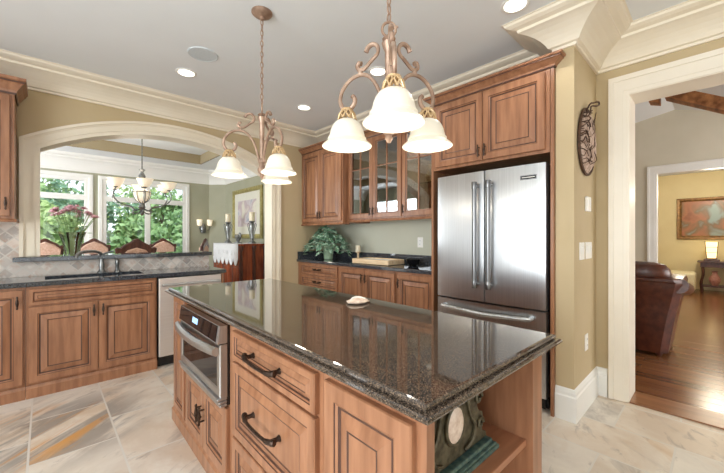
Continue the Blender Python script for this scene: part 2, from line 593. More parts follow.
# ------------------------------------------------------------------ SETTING
BX, BY = -2.6, -2.4     # walls behind the viewer
mb = MB(); mb.box(BX, 3.30, BY, 4.36, -0.05, 0); struct(mb.build('floor', 'tile'))
mb = MB(); mb.box(3.30, 11.5, -3.5, 3.2, -0.05, 0.004); struct(mb.build('floor_hardwood', 'plank'))
mb = MB(); mb.box(-2.1, 3.20, 4.36, 8.25, -0.05, 0.002); struct(mb.build('floor_dining', 'plank'))
mb = MB(); mb.box(BX, 3.5, BY, 4.36, H, H + 0.08); struct(mb.build('ceiling', 'ceil'))

# left wall with the wide arch, pony wall under its left part
AX0, AX1, ASP, AAP = -0.046, 2.265, 2.07, 2.39
ACX = (AX0 + AX1) / 2


def arch_z(x, grow=0.0):
    hw = (AX1 - AX0) / 2
    s = AAP - ASP
    R = (hw * hw + s * s) / (2 * s)
    zc = AAP - R
    return zc + math.sqrt(max((R + grow) ** 2 - (x - ACX) ** 2, 0))


mb = MB()
mb.box(BX, AX0, LW, LW + 0.16, 0, H)
mb.box(AX1, RW, LW, LW + 0.16, 0, H)
NA = 36
for i in range(NA):
    xa = AX0 + (AX1 - AX0) * i / NA
    xb = AX0 + (AX1 - AX0) * (i + 1) / NA
    za, zb = arch_z(xa), arch_z(xb)
    mb.hexa([(xa, LW, za), (xb, LW, zb), (xb, LW, H), (xa, LW, H)], [(xa, LW + 0.16, za), (xb, LW + 0.16, zb), (xb, LW + 0.16, H), (xa, LW + 0.16, H)])
struct(mb.build('wall_left', 'wall'))
mb = MB(); mb.box(AX0, 1.43, LW + 0.01, LW + 0.15, 0, 1.05); struct(mb.build('wall_pony', 'wall'))


def arch_path(grow):
    pts = [(AX0 - grow, 1.092), (AX0 - grow, arch_z(AX0))]
    a = []
    for i in range(NA + 1):
        x = (AX0 - grow) + (AX1 - AX0 + 2 * grow) * i / NA
        a.append((x, arch_z(x, grow)))
    b = [(AX1 + grow, 0.0)]
    return [(AX0 - grow, 1.092)] + a + b


def arch_band(mb, g0, g1, y0, y1):
    a, b = arch_path(g0), arch_path(g1)
    loops = [[(p[0], y0, p[1]), (q[0], y0, q[1]), (q[0], y1, q[1]), (p[0], y1, p[1])] for p, q in zip(a, b)]
    mb.loft(loops)


mb = MB()
arch_band(mb, -0.014, 0.02, LW - 0.022, LW + 0.185)
arch_band(mb, 0.02, 0.032, LW - 0.032, LW)
arch_band(mb, 0.032, 0.082, LW - 0.016, LW)
arch_band(mb, 0.082, 0.092, LW - 0.026, LW)
arch_band(mb, 0.092, 0.118, LW - 0.042, LW)
struct(mb.build('trim_1', 'trim'))

# stone mosaic on the wall and the pony wall
mb = MB()
mb.box(BX, AX0 - 0.119, LW - 0.012, LW - 0.001, 0.915, 1.42)
mb.box(AX0 - 0.119, 1.43, LW - 0.012, LW + 0.009, 0.915, 1.049)
struct(mb.build('wall_backsplash', 'mosaic'))

# right wall (behind fridge and cabinets), soffit, column, passage wall
mb = MB()
mb.box(RW, RW + 0.26, 0.484, LW + 0.16, 0, 3.6)
mb.box(RW, RW + 0.26, -0.62, 0.484, 2.37, 3.6)
mb.box(RW, RW + 0.26, BY, -0.62, 0, 3.6)
mb.box(2.63, RW, 0.675, 0.79, 0, H)
mb.box(3.06, RW, 0.79, LW, 2.535, H)
struct(mb.build('wall_right', 'wall'))
mb = MB(); mb.box(RW - 0.006, RW, 1.80, LW, 0.9, 1.6); struct(mb.build('wall_alcove', 'sage'))

mb = MB(); mb.box(RW - .0, RW + .26, -.60, .464, .0, .011, .002); struct(mb.build('trim_7', 'plankedge'))
# walls behind the viewer, with openings added for the fill lights
mb = MB()
mb.box(BX - 0.15, BX, BY, 4.36, 0, 0.5); mb.box(BX - 0.15, BX, BY, 4.36, 2.4, H)
mb.box(BX - 0.15, BX, BY, -1.2, 0.5, 2.4); mb.box(BX - 0.15, BX, 2.1, 3.56, 0.5, 2.4); mb.box(BX - 0.15, BX, 4.0, 4.36, 0.5, 2.4)
struct(mb.build('wall_back', 'wall'))
mb = MB()
mb.box(BX - 0.15, 3.5, BY - 0.15, BY, 0, 0.5); mb.box(BX - 0.15, 3.5, BY - 0.15, BY, 2.4, H)
mb.box(BX - 0.15, -1.4, BY - 0.15, BY, 0.5, 2.4); mb.box(2.2, 3.5, BY - 0.15, BY, 0.5, 2.4)
struct(mb.build('wall_near', 'wall'))


def window(n, x0, x1, z0, z1, y, splits, transom, flip=None):
    """casement window in the x-z plane at depth y (room on the -y side); flip = matrix for another wall"""
    XF = flip or Matrix.Identity(4)
    mb = MB(); mb.X = XF
    mb.rect(x0, x1, z0, z1, [(0, -0.02), (0, 0.025), (0.012, 0.03), (0.06, 0.03), (0.07, 0.016), (0.085, 0.016)], y=y, fill=False)
    fr = struct(mb.build('window_%d' % n, 'white'))
    mb = MB(); mb.X = XF
    cuts = [x0 + 0.08] + splits + [x1 - 0.08]
    panes = []
    for a, b in zip(cuts[:-1], cuts[1:]):
        rows = [(z0 + 0.08, transom), (transom, z1 - 0.08)]
        for (za, zb) in rows:
            s = 0.05
            mb.rect(a + .001, b - .001, za + .001, zb - .001, [(s, -.03), (0, -.03), (0, .012), (s - .012, .012), (s - .004, .004), (s, .004)], y=y, fill=False)
            panes.append((a + s, b - s, za + s, zb - s))
    mb.build('sash', 'white', fr)
    mb = MB(); mb.X = XF
    for a, b, za, zb in panes:
        mb.box(a, b, y + 0.008, y + 0.014, za, zb)
    mb.build('pane', 'pane', fr)
    return fr


# crown moulding
def crown_prof(p, zb, zt):
    hgt = zt - zb
    base = [(0, 0), (.06, 0), (.07, .09), (.14, .12), (.16, .17), (.20, .26), (.27, .38), (.37, .50), (.50, .61), (.62, .68), (.70, .71), (.71, .80), (.84, .84), (.93, .90), (.96, .97), (1.0, .975), (1.0, 1.0), (0, 1.0)]
    return [(a * p, zb + b * hgt) for a, b in base]


KP = [(BX, LW), (3.06, LW), (3.06, 0.79), (2.63, 0.79), (2.63, 0.675), (RW, 0.675), (RW, BY)]
mb = MB(); mb.sweep(crown_prof(0.27, 2.575, H - 0.001), KP); struct(mb.build('trim_2', 'trim'))
# baseboards
bprof = [(0, 0), (.018, 0), (.018, .165), (.012, .175), (.012, .195), (.006, .215), (0, .222)]
mb = MB(); mb.sweep(bprof, [(2.63, 0.79), (2.63, 0.675), (RW, 0.675), (RW, 0.60)]); struct(mb.build('baseboard_right', 'white'))
mb = MB(); mb.sweep(bprof, [(AX1 + 0.12, LW), (2.74, LW)]); struct(mb.build('baseboard_left', 'trim'))

# passage doorway: jamb lining and casings both sides
OY0, OY1, OZ = -0.62, 0.484, 2.37


def cased_opening(name, xa, xb, y0, y1, z, cw, ch, m):
    mb = MB()
    mb.box(xa - 0.002, xb + 0.002, y1 - 0.02, y1 + 0.001, 0.004, z - .02)
    mb.box(xa - 0.002, xb + 0.002, y0 - 0.001, y0 + 0.02, 0.004, z - .02)
    mb.box(xa - 0.002, xb + 0.002, y0, y1, z - 0.02, z + 0.001)
    for xf, sg in ((xa, -1), (xb, 1)):
        for (e0, e1, t) in ((-.012, 0.012, 0.012), (0.012, cw - 0.042, 0.018), (cw - 0.042, cw - .012, 0.03)):
            k = ch / cw
            P = lambda e: [(y1 + e, 0.004), (y1 + e, z + e * k), (y0 - e, z + e * k), (y0 - e, 0.004)]
            mb.loft([[(xf, p[0], p[1]), (xf, q[0], q[1]), (xf + sg * t, q[0], q[1]), (xf + sg * t, p[0], p[1])] for p, q in zip(P(e0), P(e1))])
    return struct(mb.build(name, m))


cased_opening('trim_3', RW, RW + 0.26, OY0, OY1, OZ, 0.118, 0.145, 'casing')

# ---- dining room
DY, DX = 8.10, 3.05
mb = MB()
W1, W2 = (-0.95, 0.66), (0.735, 2.34)
for a, b in ((-2.1, W1[0] + 0.02), (W1[1] - 0.02, W2[0] + 0.02), (W2[1] - 0.02, DX)):
    mb.box(a, b, DY, DY + 0.15, 0.57, 2.41)
mb.box(-2.1, DX, DY, DY + 0.15, 0, 0.57); mb.box(-2.1, DX, DY, DY + 0.15, 2.41, H)
struct(mb.build('wall_dining_far', 'dining'))
mb = MB()
mb.box(DX, DX + 0.15, 4.36, DY + 0.15, 0, H)
mb.hexa([(2.77, DY - .001, 0), (DX - .001, DY - 0.28, 0), (DX - .001, DY - .001, 0)], [(2.77, DY - .001, H), (DX - .001, DY - 0.28, H), (DX - .001, DY - .001, H)])
mb.box(RW, RW + 0.1, LW, LW + 0.3, 0, H)
struct(mb.build('wall_dining_right', 'dining'))
mb = MB()
mb.box(-2.25, -2.1, 4.36, 8.25, 0, 0.5); mb.box(-2.25, -2.1, 4.36, 8.25, 2.4, H)
mb.box(-2.25, -2.1, 4.36, 4.85, 0.5, 2.4); mb.box(-2.25, -2.1, 7.55, 8.25, 0.5, 2.4)
struct(mb.build('wall_dining_left', 'dining'))
window(1, W1[0], W1[1], 0.55, 2.43, DY, [-0.145], 2.0)
window(2, W2[0], W2[1], 0.55, 2.43, DY, [1.545], 2.0)
TX0, TX1, TY0, TY1, TZ = -1.2, 2.35, 5.05, 7.38, 2.96
mb = MB()
mb.box(-2.1, DX, 4.36, TY0, H, H + 0.06); mb.box(-2.1, DX, TY1, DY, H, H + 0.06)
mb.box(-2.1, TX0, TY0, TY1, H, H + 0.06); mb.box(TX1, DX, TY0, TY1, H, H + 0.06)
mb.box(TX0 - 0.1, TX1 + 0.1, TY0 - 0.1, TY1 + 0.1, TZ, TZ + 0.06)
struct(mb.build('ceiling_dining', 'ceil'))
mb = MB()
mb.box(TX0, TX1, TY1 - 0.002, TY1 + 0.02, H, TZ); mb.box(TX0, TX1, TY0 - 0.02, TY0 + 0.002, H, TZ)
mb.box(TX0 - 0.02, TX0 + 0.002, TY0, TY1, H, TZ); mb.box(TX1 - 0.002, TX1 + 0.02, TY0, TY1, H, TZ)
struct(mb.build('trim_4', 'tray'))
mb = MB(); mb.sweep(crown_prof(0.22, 2.47, H - 0.001), [(-2.1, DY), (2.77, DY), (DX, DY - 0.28), (DX, 4.36)]); struct(mb.build('trim_5', 'white'))

# ---- living room and den beyond the passage
GX = 7.7
mb = MB()
mb.box(GX, GX + 0.14, 0.744, 3.2, 0, 5.0); mb.box(GX, GX + 0.14, -1.3, 0.744, 2.37, 5.0); mb.box(GX, GX + 0.14, -3.5, -1.3, 0, 5.0)
struct(mb.build('wall_living_far', 'living'))
mb = MB(); mb.box(3.5, GX, 3.06, 3.2, 0, 3.6); struct(mb.build('wall_living_left', 'living'))
mb = MB()
mb.box(3.5, GX, -3.64, -3.5, 0, 0.5); mb.box(3.5, GX, -3.64, -3.5, 2.6, 3.6); mb.box(3.5, 3.9, -3.64, -3.5, 0.5, 2.6); mb.box(7.3, GX, -3.64, -3.5, 0.5, 2.6)
struct(mb.build('wall_living_right', 'living'))
cased_opening('trim_6', GX, GX + 0.14, -1.3, 0.744, 2.37, 0.12, 0.13, 'white')
RY, RZ, SL = 0.5, 3.40, 0.61     # ridge and slope of the vaulted ceiling
mb = MB()
mb.hexa([(3.5, RY, RZ), (3.5, -3.6, RZ - SL * 4.1 * 0.5), (3.5, -3.6, RZ - SL * 2.05 + 0.06), (3.5, RY, RZ + 0.06)],
        [(GX, RY, RZ), (GX, -3.6, RZ - SL * 4.1 * 0.5), (GX, -3.6, RZ - SL * 2.05 + 0.06), (GX, RY, RZ + 0.06)])
mb.hexa([(3.5, RY, RZ), (3.5, 3.2, RZ - 0.5), (3.5, 3.2, RZ - 0.44), (3.5, RY, RZ + 0.06)], [(GX, RY, RZ), (GX, 3.2, RZ - 0.5), (GX, 3.2, RZ - 0.44), (GX, RY, RZ + 0.06)])
struct(mb.build('ceiling_living', 'ceil'))
mb = MB(); mb.box(11.4, 11.5, -3.0, 3.2, 0, 2.9); struct(mb.build('wall_den_far', 'yellow'))
mb = MB(); mb.box(GX + 0.14, 11.4, 3.06, 3.2, 0, 2.9); mb.box(GX + 0.14, 11.4, -3.0, -2.9, 0, 2.9); struct(mb.build('wall_den_side', 'yellow'))
mb = MB(); mb.box(GX + 0.14, 11.5, -3.0, 3.2, 2.8, 2.88); struct(mb.build('ceiling_den', 'ceil'))

# unseen windows added behind the viewer to frame the fill lights
window(3, -1.42, 2.22, 0.48, 2.42, 0.0, [-0.2, 1.0], 1.9, Matrix.Translation((0, BY - 0.1, 0)) @ Matrix.Rotation(PI, 4, 'Z') @ Matrix.Translation((-0.8, 0, 0)))
window(4, -1.22, 2.12, 0.48, 2.42, 0.0, [-.1, 1.0], 1.9, Matrix.Translation((BX - 0.1, 0, 0)) @ Matrix.Rotation(PI / 2, 4, 'Z'))
window(5, 3.54, 4.02, 0.48, 2.42, 0.0, [], 1.9, Matrix.Translation((BX - 0.1, 0, 0)) @ Matrix.Rotation(PI / 2, 4, 'Z'))  # narrow unseen window added for the streak on the refrigerator

# ------------------------------------------------------------------ CABINETRY
DOOR = [(0, 0), (0, .017), (.003, .021), (.050, .021), (.053, .0175), (.060, .013), (.064, .009), (.070, .009), (.106, .0185), (.108, .020), (.115, .018)]
DMI = [0, 0, 0, 1, 0, 1, 1, 0, 0, 1]


def raised(mb, x0, x1, z0, z1, y=0.0, k=1.0):
    k = min(k, min(x1 - x0, z1 - z0) / 0.27)
    mb.rect(x0, x1, z0, z1, [(a * k if i > 2 else a, b) for i, (a, b) in enumerate(DOOR)], DMI, y)


def pull(mb, x, z, y):
    """small vertical bird-cage pull"""
    mb.tube([(x, y, z + .03), (x, y - .026, z + .03)], .0045, 6)
    mb.tube([(x, y, z - .03), (x, y - .026, z - .03)], .0045, 6)
    mb.lathe([(.0045, -.05), (.007, -.042), (.005, -.032), (.009, -.012), (.0105, 0), (.009, .012), (.005, .032), (.007, .042), (.0045, .05)], (x, y - .028, z), 8)


def bow(mb, x, z, y, w):
    """wide bow pull with turned ends"""
    h = w / 2
    for s in (-1, 1):
        mb.tube([(x + s * h, y, z), (x + s * h, y - .010, z), (x + s * h, y - .036, z)], [.013, .008, .010], 8)
    mb.tube(smooth_path([(x - h - .02, y - .030, z + .003), (x - h, y - .038, z), (x - h * .7, y - .045, z - .003), (x, y - .047, z - .004), (x + h * .7, y - .045, z - .003), (x + h, y - .038, z), (x + h + .02, y - .030, z + .003)], 3),
            [.012] * 3 + [.010] * 3 + [.0065] * 7 + [.010] * 3 + [.012] * 3, 8)


def carcass(root, w, z0, z1, d, name='body', open_front=False, base=False, shelves=()):
    mb = MB()
    if not open_front:
        mb.box(0, w, 0, d, z0, z1)
    else:
        t = .018
        mb.box(0, t, 0, d, z0, z1); mb.box(w - t, w, 0, d, z0, z1)
        mb.box(t, w - t, 0, d, z0, z0 + t); mb.box(t, w - t, 0, d, z1 - t, z1)
        mb.box(t, w - t, d - .01, d, z0, z1)
    return mb.build(name, 'wood', root)


def door(root, x0, x1, z0, z1, hx=None, hz=None, name='door'):
    mb = MB(); raised(mb, x0 + .002, x1 - .002, z0 + .002, z1 - .002)
    o = mb.build(name, ['wood', 'glaze_shade'], root)
    if hx is not None:
        mb = MB(); pull(mb, hx, hz, -.021); mb.build('handle', 'bronze', o, True)
    return o


def drawer(root, x0, x1, z0, z1, bw=None, k=0.75, name='drawer'):
    mb = MB(); raised(mb, x0 + .002, x1 - .002, z0 + .002, z1 - .002, k=k)
    o = mb.build(name, ['wood', 'glaze_shade'], root)
    if bw:
        mb = MB(); bow(mb, (x0 + x1) / 2, (z0 + z1) / 2 + .008, -.0185, bw); mb.build('handle', 'bronze', o, True)
    return o


CROWN = [(0, 0), (.008, 0), (.012, .014), (.016, .03), (.03, .05), (.046, .075), (.058, .085), (.058, .098), (.068, .105), (.07, .125), (0, .125)]


def cab_crown(root, w, d, z, left=False, right=False, k=1.0):
    """wood crown on top of a wall cabinet; returns on exposed ends"""
    path = []
    if left: path.append((0, d))
    path += [(0, 0), (w, 0)]
    if right: path.append((w, d))
    mb = MB(); mb.sweep([(a, z + b * k) for a, b in CROWN], path)
    for fc in mb.bm.faces:
        zs = [(v.co.z - z) / k for v in fc.verts]
        if max(zs) < .0145 and len(fc.verts) == 4 or (min(zs) > .084 and max(zs) < .099):
            fc.material_index = 1  # dark lines put the shading of the crown into its colour
    return mb.build('crown', ['wood', 'glaze_shade'], root)


def base_mold(root, w, d=0.0, h=.095, sides=''):
    path = []
    if 'l' in sides: path.append((0, d))
    path += [(0, 0), (w, 0)]
    if 'r' in sides: path.append((w, d))
    mb = MB(); mb.sweep([(0, 0), (.02, 0), (.02, h - .02), (.014, h - .012), (.010, h), (0, h)], path)
    return mb.build('base_molding', 'wood', root)


# ---- left wall base run (front plane Y = 3.715)
FY = 3.715
c = thing('base_cabinet', 'glazed maple base cabinet at left edge of picture, with single door left of sink', 'cabinet', (-0.72, FY, 0))
carcass(c, .61, 0, .874, .465); door(c, .02, .598, .115, .855, .565, .76); base_mold(c, .61)
c = thing('sink_cabinet', 'glazed maple sink base with false drawer front over two raised panel doors', 'cabinet', (-0.108, FY, 0))
mb = MB(); mb.box(0, .892, 0, .465, 0, .68); mb.box(0, .892, 0, .03, .68, .874); mb.build('body', 'wood', c)
drawer(c, .012, .88, .725, .858, name='false_front', k=.6)
door(c, .012, .446, .115, .715, .415, .64); door(c, .446, .88, .115, .715, .477, .64)
base_mold(c, .892)
# dishwasher
dw = thing('dishwasher', 'stainless steel dishwasher built in right of the sink cabinet', 'dishwasher', (0.79, FY, 0))
mb = MB(); mb.box(.005, .60, .01, .46, .10, .868); mb.box(.01, .595, .04, .4, 0, .1); mb.build('body', 'black', dw)
mb = MB(); mb.box(.008, .597, -.025, .01, .105, .865, .006); mb.build('door', 'steelsoft', dw)
mb = MB()
for x in (.06, .545): mb.tube([(x, -.02, .80), (x, -.062, .80)], .009, 8)
mb.tube([(.03, -.062, .80), (.575, -.062, .80)], .013, 10); mb.build('handle', 'steel', dw, True)
mb = MB(); mb.box(.008, .597, .025, .04, .005, .1); mb.build('kick_plate', 'black', dw)
c = thing('end_panel', 'narrow maple end panel closing the counter right of dishwasher', 'cabinet panel', (1.396, FY, 0))
mb = MB(); mb.box(0, .024, -.01, .465, 0, .874, .002); mb.build('panel', 'wood', c)

# countertop with the sink cut out
ct = thing('countertop', 'blue black granite counter along arch wall holding the sink', 'countertop', (0, FY, 0))
mb = MB()
SX0, SX1, SY0, SY1 = 0.0, 0.70, 0.09, 0.40
for (x0, x1, y0, y1) in ((BX, SX0, -.035, .47), (SX1, 1.435, -.035, .47), (SX0, SX1, -.035, SY0), (SX0, SX1, SY1, .47)):
    mb.box(x0, x1, y0, y1, .876, .914)
mb.box(BX, 1.437, -.041, -.03, .882, .908)
mb.build('slab', 'granite2', ct)
sk = thing('sink', 'undermount steel sink bowl set in the blue black counter', 'sink', (0.35, FY + .245, .9))
mb = MB()
a, b = SX1 - .35 + .006, SY1 - .245 + .006
a0, b0 = -a, SY0 - .245 - .006
mb.box(a0, a, b0, b0 + .006, -.2, -.025); mb.box(a0, a, b - .006, b, -.2, -.025); mb.box(a0, a0 + .006, b0, b, -.2, -.025); mb.box(a - .006, a, b0, b, -.2, -.025)
mb.box(a0, a, b0, b, -.206, -.2)
mb.build('bowl', 'steelin', sk)
mb = MB(); mb.lathe([(.045, 0), (.045, .004), (.03, .005), (.02, .002)], (0, 0, -.2), 20); mb.build('drain', 'pewter', sk, True)
fc = thing('faucet', 'tall pewter faucet with long low spout behind sink', 'faucet', (.405, FY + .435, .914))
mb = MB(); mb.lathe([(.03, 0), (.03, .008), (.022, .016), (.016, .03), (.019, .06), (.015, .075), (.013, .11), (.017, .125), (.014, .135)], (0, 0, 0), 16); mb.build('post', 'pewter', fc, True)
mb = MB(); mb.tube(smooth_path([(0, 0, .125), (-.01, -.01, .15), (-.05, -.05, .165), (-.11, -.12, .165), (-.15, -.165, .15), (-.16, -.175, .125)], 5), .011, 10); mb.build('spout', 'pewter', fc, True)
mb = MB(); mb.tube(smooth_path([(0, 0, .135), (.03, .0, .15), (.075, .0, .162)], 4), [.008] * 4 + [.006] * 4 + [.008], 8); mb.build('lever', 'pewter', fc, True)
fc.scale = (1.25, 1.0, 1.3)
sp = thing('soap_dispenser', 'short pewter soap dispenser right of the sink faucet', 'soap dispenser', (.53, FY + .44, .914))
sp.scale = (1.2, 1.2, 1.35)
mb = MB(); mb.lathe([(.022, 0), (.022, .008), (.014, .016), (.012, .05), (.016, .06), (.013, .085), (.006, .09)], (0, 0, 0), 14); mb.build('body', 'pewter', sp, True)
mb = MB(); mb.tube([(0, 0, .086), (0, 0, .1), (-.012, -.025, .104), (-.02, -.05, .098)], .006, 8); mb.build('nozzle', 'pewter', sp, True)

# ledge on the pony wall
lg = thing('ledge', 'raised blue black granite ledge on pony wall in the arch', 'ledge', (0.6, LW, 1.05))
mb = MB(); mb.box(-.80, .84, -.09, -.0365, 0, .04, .004); mb.box(-.63, .84, -.036, .27, 0, .04); mb.build('slab', 'granite2', lg)

# left wall cabinet
wc = thing('wall_cabinet', 'dark stained maple wall cabinet cut off at left edge beside the arch', 'cabinet', (-0.80, 3.87, 0))
carcass(wc, .622, 1.41, 2.41, .325); door(wc, .02, .60, 1.43, 2.39, .575, 1.53); cab_crown(wc, .622, .325, 2.405, right=True)
mb = MB(); mb.sweep([(0, 1.385), (.012, 1.385), (.016, 1.4), (.006, 1.412), (0, 1.412)], [(0, 0), (.622, 0), (.622, .325)]); mb.build('light_rail', 'wood', wc)

# ---- right wall: base run (front plane X = 2.68, local x runs to -Y)
RX = 2.68
R90 = -PI / 2
BZ = .905
c = thing('drawer_cabinet', 'rosy maple three drawer base under the trailing plant', 'cabinet', (RX, 4.19, 0), R90)
carcass(c, .93, 0, BZ, .55)
for (a, b) in ((.745, .89), (.565, .735), (.11, .555)): drawer(c, .1, .915, a, b, .11 if b > .6 else .11, k=.6)
base_mold(c, .93)
c = thing('base_cabinet', 'rosy maple base with two doors below the pale serving tray', 'cabinet', (RX, 3.255, 0), R90)
carcass(c, .945, 0, BZ, .55); door(c, .015, .475, .11, .885, .445, .79); door(c, .475, .93, .11, .885, .505, .79); base_mold(c, .945)
c = thing('base_cabinet', 'rosy maple single door base standing next to refrigerator side panel', 'cabinet', (RX, 2.305, 0), R90)
carcass(c, .485, 0, BZ, .55); door(c, .015, .47, .11, .885, .045, .79); base_mold(c, .485)
ct = thing('countertop', 'blue black granite counter beside refrigerator below glass cabinets, with low upstand', 'countertop', (RX, 4.195, 0), R90)
mb = MB(); mb.box(.002, 2.372, -.03, .55, BZ + .001, BZ + .04, .008); mb.build('slab', 'granite2', ct)
mb = MB(); mb.box(.002, 2.372, .53, .552, BZ + .04, BZ + .145); mb.box(.002, .02, -.01, .53, BZ + .04, BZ + .145); mb.build('upstand', 'granite2', ct)
CZ = BZ + .04

# wall cabinets
wc = thing('wall_cabinet', 'tall rosy maple wall cabinet with two solid doors above the plant', 'cabinet', (2.75, 4.195, 0), R90)
carcass(wc, .93, 1.45, 2.465, .48); door(wc, .02, .465, 1.47, 2.445, .437, 1.56); door(wc, .465, .91, 1.47, 2.445, .493, 1.56)
cab_crown(wc, .93, .1, 2.46, right=True, k=.6)
mb = MB(); mb.sweep([(0, 1.425), (.014, 1.425), (.018, 1.438), (.006, 1.452), (0, 1.452)], [(0, 0), (.93, 0), (.93, .1)]); mb.build('light_rail', 'wood', wc)


def glass_door(root, x0, x1, z0, z1, hx, hz):
    mb = MB()
    s = .062
    X0, X1, Z0, Z1 = x0 + .002, x1 - .002, z0 + .002, z1 - .002
    rings = [(0, 0), (0, .017), (.003, .021), (.05, .021), (.054, .016), (s, .012), (s, 0)]
    mb.rect(X0, X1, Z0, Z1, rings, [0, 0, 0, 1, 0, 0], fill=False)
    cx = (x0 + x1) / 2
    mb.box(cx - .0065, cx + .0065, -.016, -.002, Z0 + s, Z1 - s)
    mb.box(X0 + s, X1 - s, -.0155, -.003, 2.095, 2.105)
    for fc in list(mb.bm.faces):
        if len(fc.verts) == 4 and all(abs(v.co.y) < 1e-6 for v in fc.verts) and fc.calc_area() > .2:
            mb.bm.faces.remove(fc)
    o = mb.build('door', ['wood', 'glaze_shade'], root)
    mb = MB(); mb.box(X0 + s - .004, X1 - s + .004, -.008, -.004, Z0 + s - .004, Z1 - s + .004); mb.build('glass', 'cabglass', o)
    mb = MB(); pull(mb, hx, hz, -.021); mb.build('handle', 'bronze', o, True)
    return o


def glass_cab(label, y, w, doors):
    g = thing('glass_cabinet', label, 'cabinet', (2.85, y, 0), R90)
    carcass(g, w, 1.475, 2.465, .385, open_front=True)
    mb = MB()
    mb.rect(0, w, 1.475, 2.465, [(0, 0), (0, .001), (.022, .001), (.022, 0)], fill=False)
    for z in (1.83, 2.10):
        s = MB(); s.box(.019, w - .019, .02, .373, z - .005, z + .005); s.build('shelf', 'cabglass', g)
    mb.bm.free()
    for d in doors: glass_door(g, *d)
    for d in doors:
        cx = (d[0] + d[1]) / 2
        q = MB(); q.lathe([(.03, 2.447), (.03, 2.436), (.022, 2.434)], (cx, .2, 0), 16); q.build('puck_light', 'can', g, True)
        light('puck', 'POINT', (3.05, y - cx, 2.41), 4.0, (1, .95, .86), radius=.03)
    cab_crown(g, w, .3, 2.46, k=.6)
    mb = MB(); mb.sweep([(0, 1.45), (.014, 1.45), (.018, 1.463), (.006, 1.477), (0, 1.477)], [(0, 0), (w, 0)]); mb.build('light_rail', 'wood', g)
    return g


glass_cab('rosy maple wall cabinet with two divided glass doors beside solid door cabinet', 3.263, .89, [(.004, .445, 1.49, 2.45, .417, 1.57), (.445, .886, 1.49, 2.45, .473, 1.57)])
glass_cab('rosy maple wall cabinet with one divided glass door next to refrigerator', 2.371, .55, [(.004, .45, 1.49, 2.45, .032, 1.57)])
# pitcher and glassware behind the glass
pt = thing('pitcher', 'amber glazed pitcher on upper shelf behind single glass door', 'pitcher', (3.02, 2.10, 1.836), 0.6)
mb = MB(); mb.lathe([(.05, 0), (.075, .03), (.082, .08), (.066, .13), (.04, .16), (.042, .18), (.05, .2), (.046, .2), (.036, .165), (.03, .1)], seg=18); mb.build('body', 'amber', pt, True)
mb = MB(); mb.tube(smooth_path([(.045, 0, .185), (.09, 0, .19), (.115, 0, .13), (.08, 0, .06)], 4), .009, 8); mb.build('handle', 'amber', pt, True)
gl0 = None
for i, (y, z, lab) in enumerate([(3.12, 1.836, 'clear goblet on middle shelf behind leftmost glass door'), (2.98, 1.836, 'clear goblet on middle shelf nearest centre stile of first glass door'),
                                 (2.70, 1.836, 'clear goblet on middle shelf behind left part of second glass door'), (2.52, 1.836, 'clear goblet on middle shelf behind right part of second glass door'),
                                 (3.05, 2.106, 'clear goblet on top shelf behind leftmost glass door'), (2.62, 2.106, 'clear goblet on top shelf behind second glass door')]):
    if gl0 is None:
        gl0 = thing('goblet', lab, 'goblet', (3.02, y, z), 0, 'goblets in the glass cabinet')
        mb = MB(); mb.lathe([(.032, 0), (.03, .004), (.006, .008), (.005, .07), (.012, .078), (.034, .1), (.038, .13), (.034, .165), (.032, .165), (.034, .13), (.01, .085)], seg=16); mb.build('glass', 'vaseglass', gl0, True)
    else:
        dup(gl0, (3.02, y, z), 0, lab)

# refrigerator surround and top cabinet
for y, lab in ((.792, 'tall maple side panel between refrigerator and painted column'), (1.798, 'tall maple side panel between refrigerator and glass cabinet')):
    sp_ = thing('side_panel', lab, 'cabinet panel', (2.60, y + .022, 0), R90)
    mb = MB(); mb.box(0, .022, 0, .63, 0, 2.458, .0015); mb.build('panel', 'wood', sp_)
fcb = thing('fridge_cabinet', 'maple cabinet with two raised panel doors above the refrigerator', 'cabinet', (2.60, 1.797, 0), R90)
carcass(fcb, .98, 1.868, 2.465, .6)
door(fcb, .03, .485, 1.89, 2.445, .458, 1.965); door(fcb, .485, .955, 1.89, 2.445, .512, 1.965)
cab_crown(fcb, 1.004, .028, 2.46, left=True, right=True, k=.6)

# refrigerator
fr = thing('refrigerator', 'stainless steel french door refrigerator between maple side panels', 'refrigerator', (2.60, 1.748, 0), R90)
FW = .912
mb = MB(); mb.box(.006, FW - .006, .055, .6, .02, 1.79); mb.build('body', 'black', fr)
mb = MB(); mb.box(.02, FW - .02, .03, .055, .02, .1); mb.build('kick_grille', 'black', fr)


def bowed(x0, x1, z0, z1, y0=-.012, y1=.052, cx=FW / 2, amt=.016, n=14):
    mb = MB()
    f = lambda x: y0 - amt * (1 - ((x - cx) / (FW / 2)) ** 2)
    r = .010
    xs = [x0 + (x1 - x0) * i / n for i in range(n + 1)]
    prof = [(xs[0], y1)] + [(xs[0], f(xs[0]) + r), (xs[0] + .003, f(xs[0]) + .003)] + [(x, f(x)) for x in xs[1:-1]] + [(xs[-1] - .003, f(xs[-1]) + .003), (xs[-1], f(xs[-1]) + r), (xs[-1], y1)]
    mb.loft([[(x, y, z0) for x, y in prof], [(x, y, z1) for x, y in prof]])
    return mb


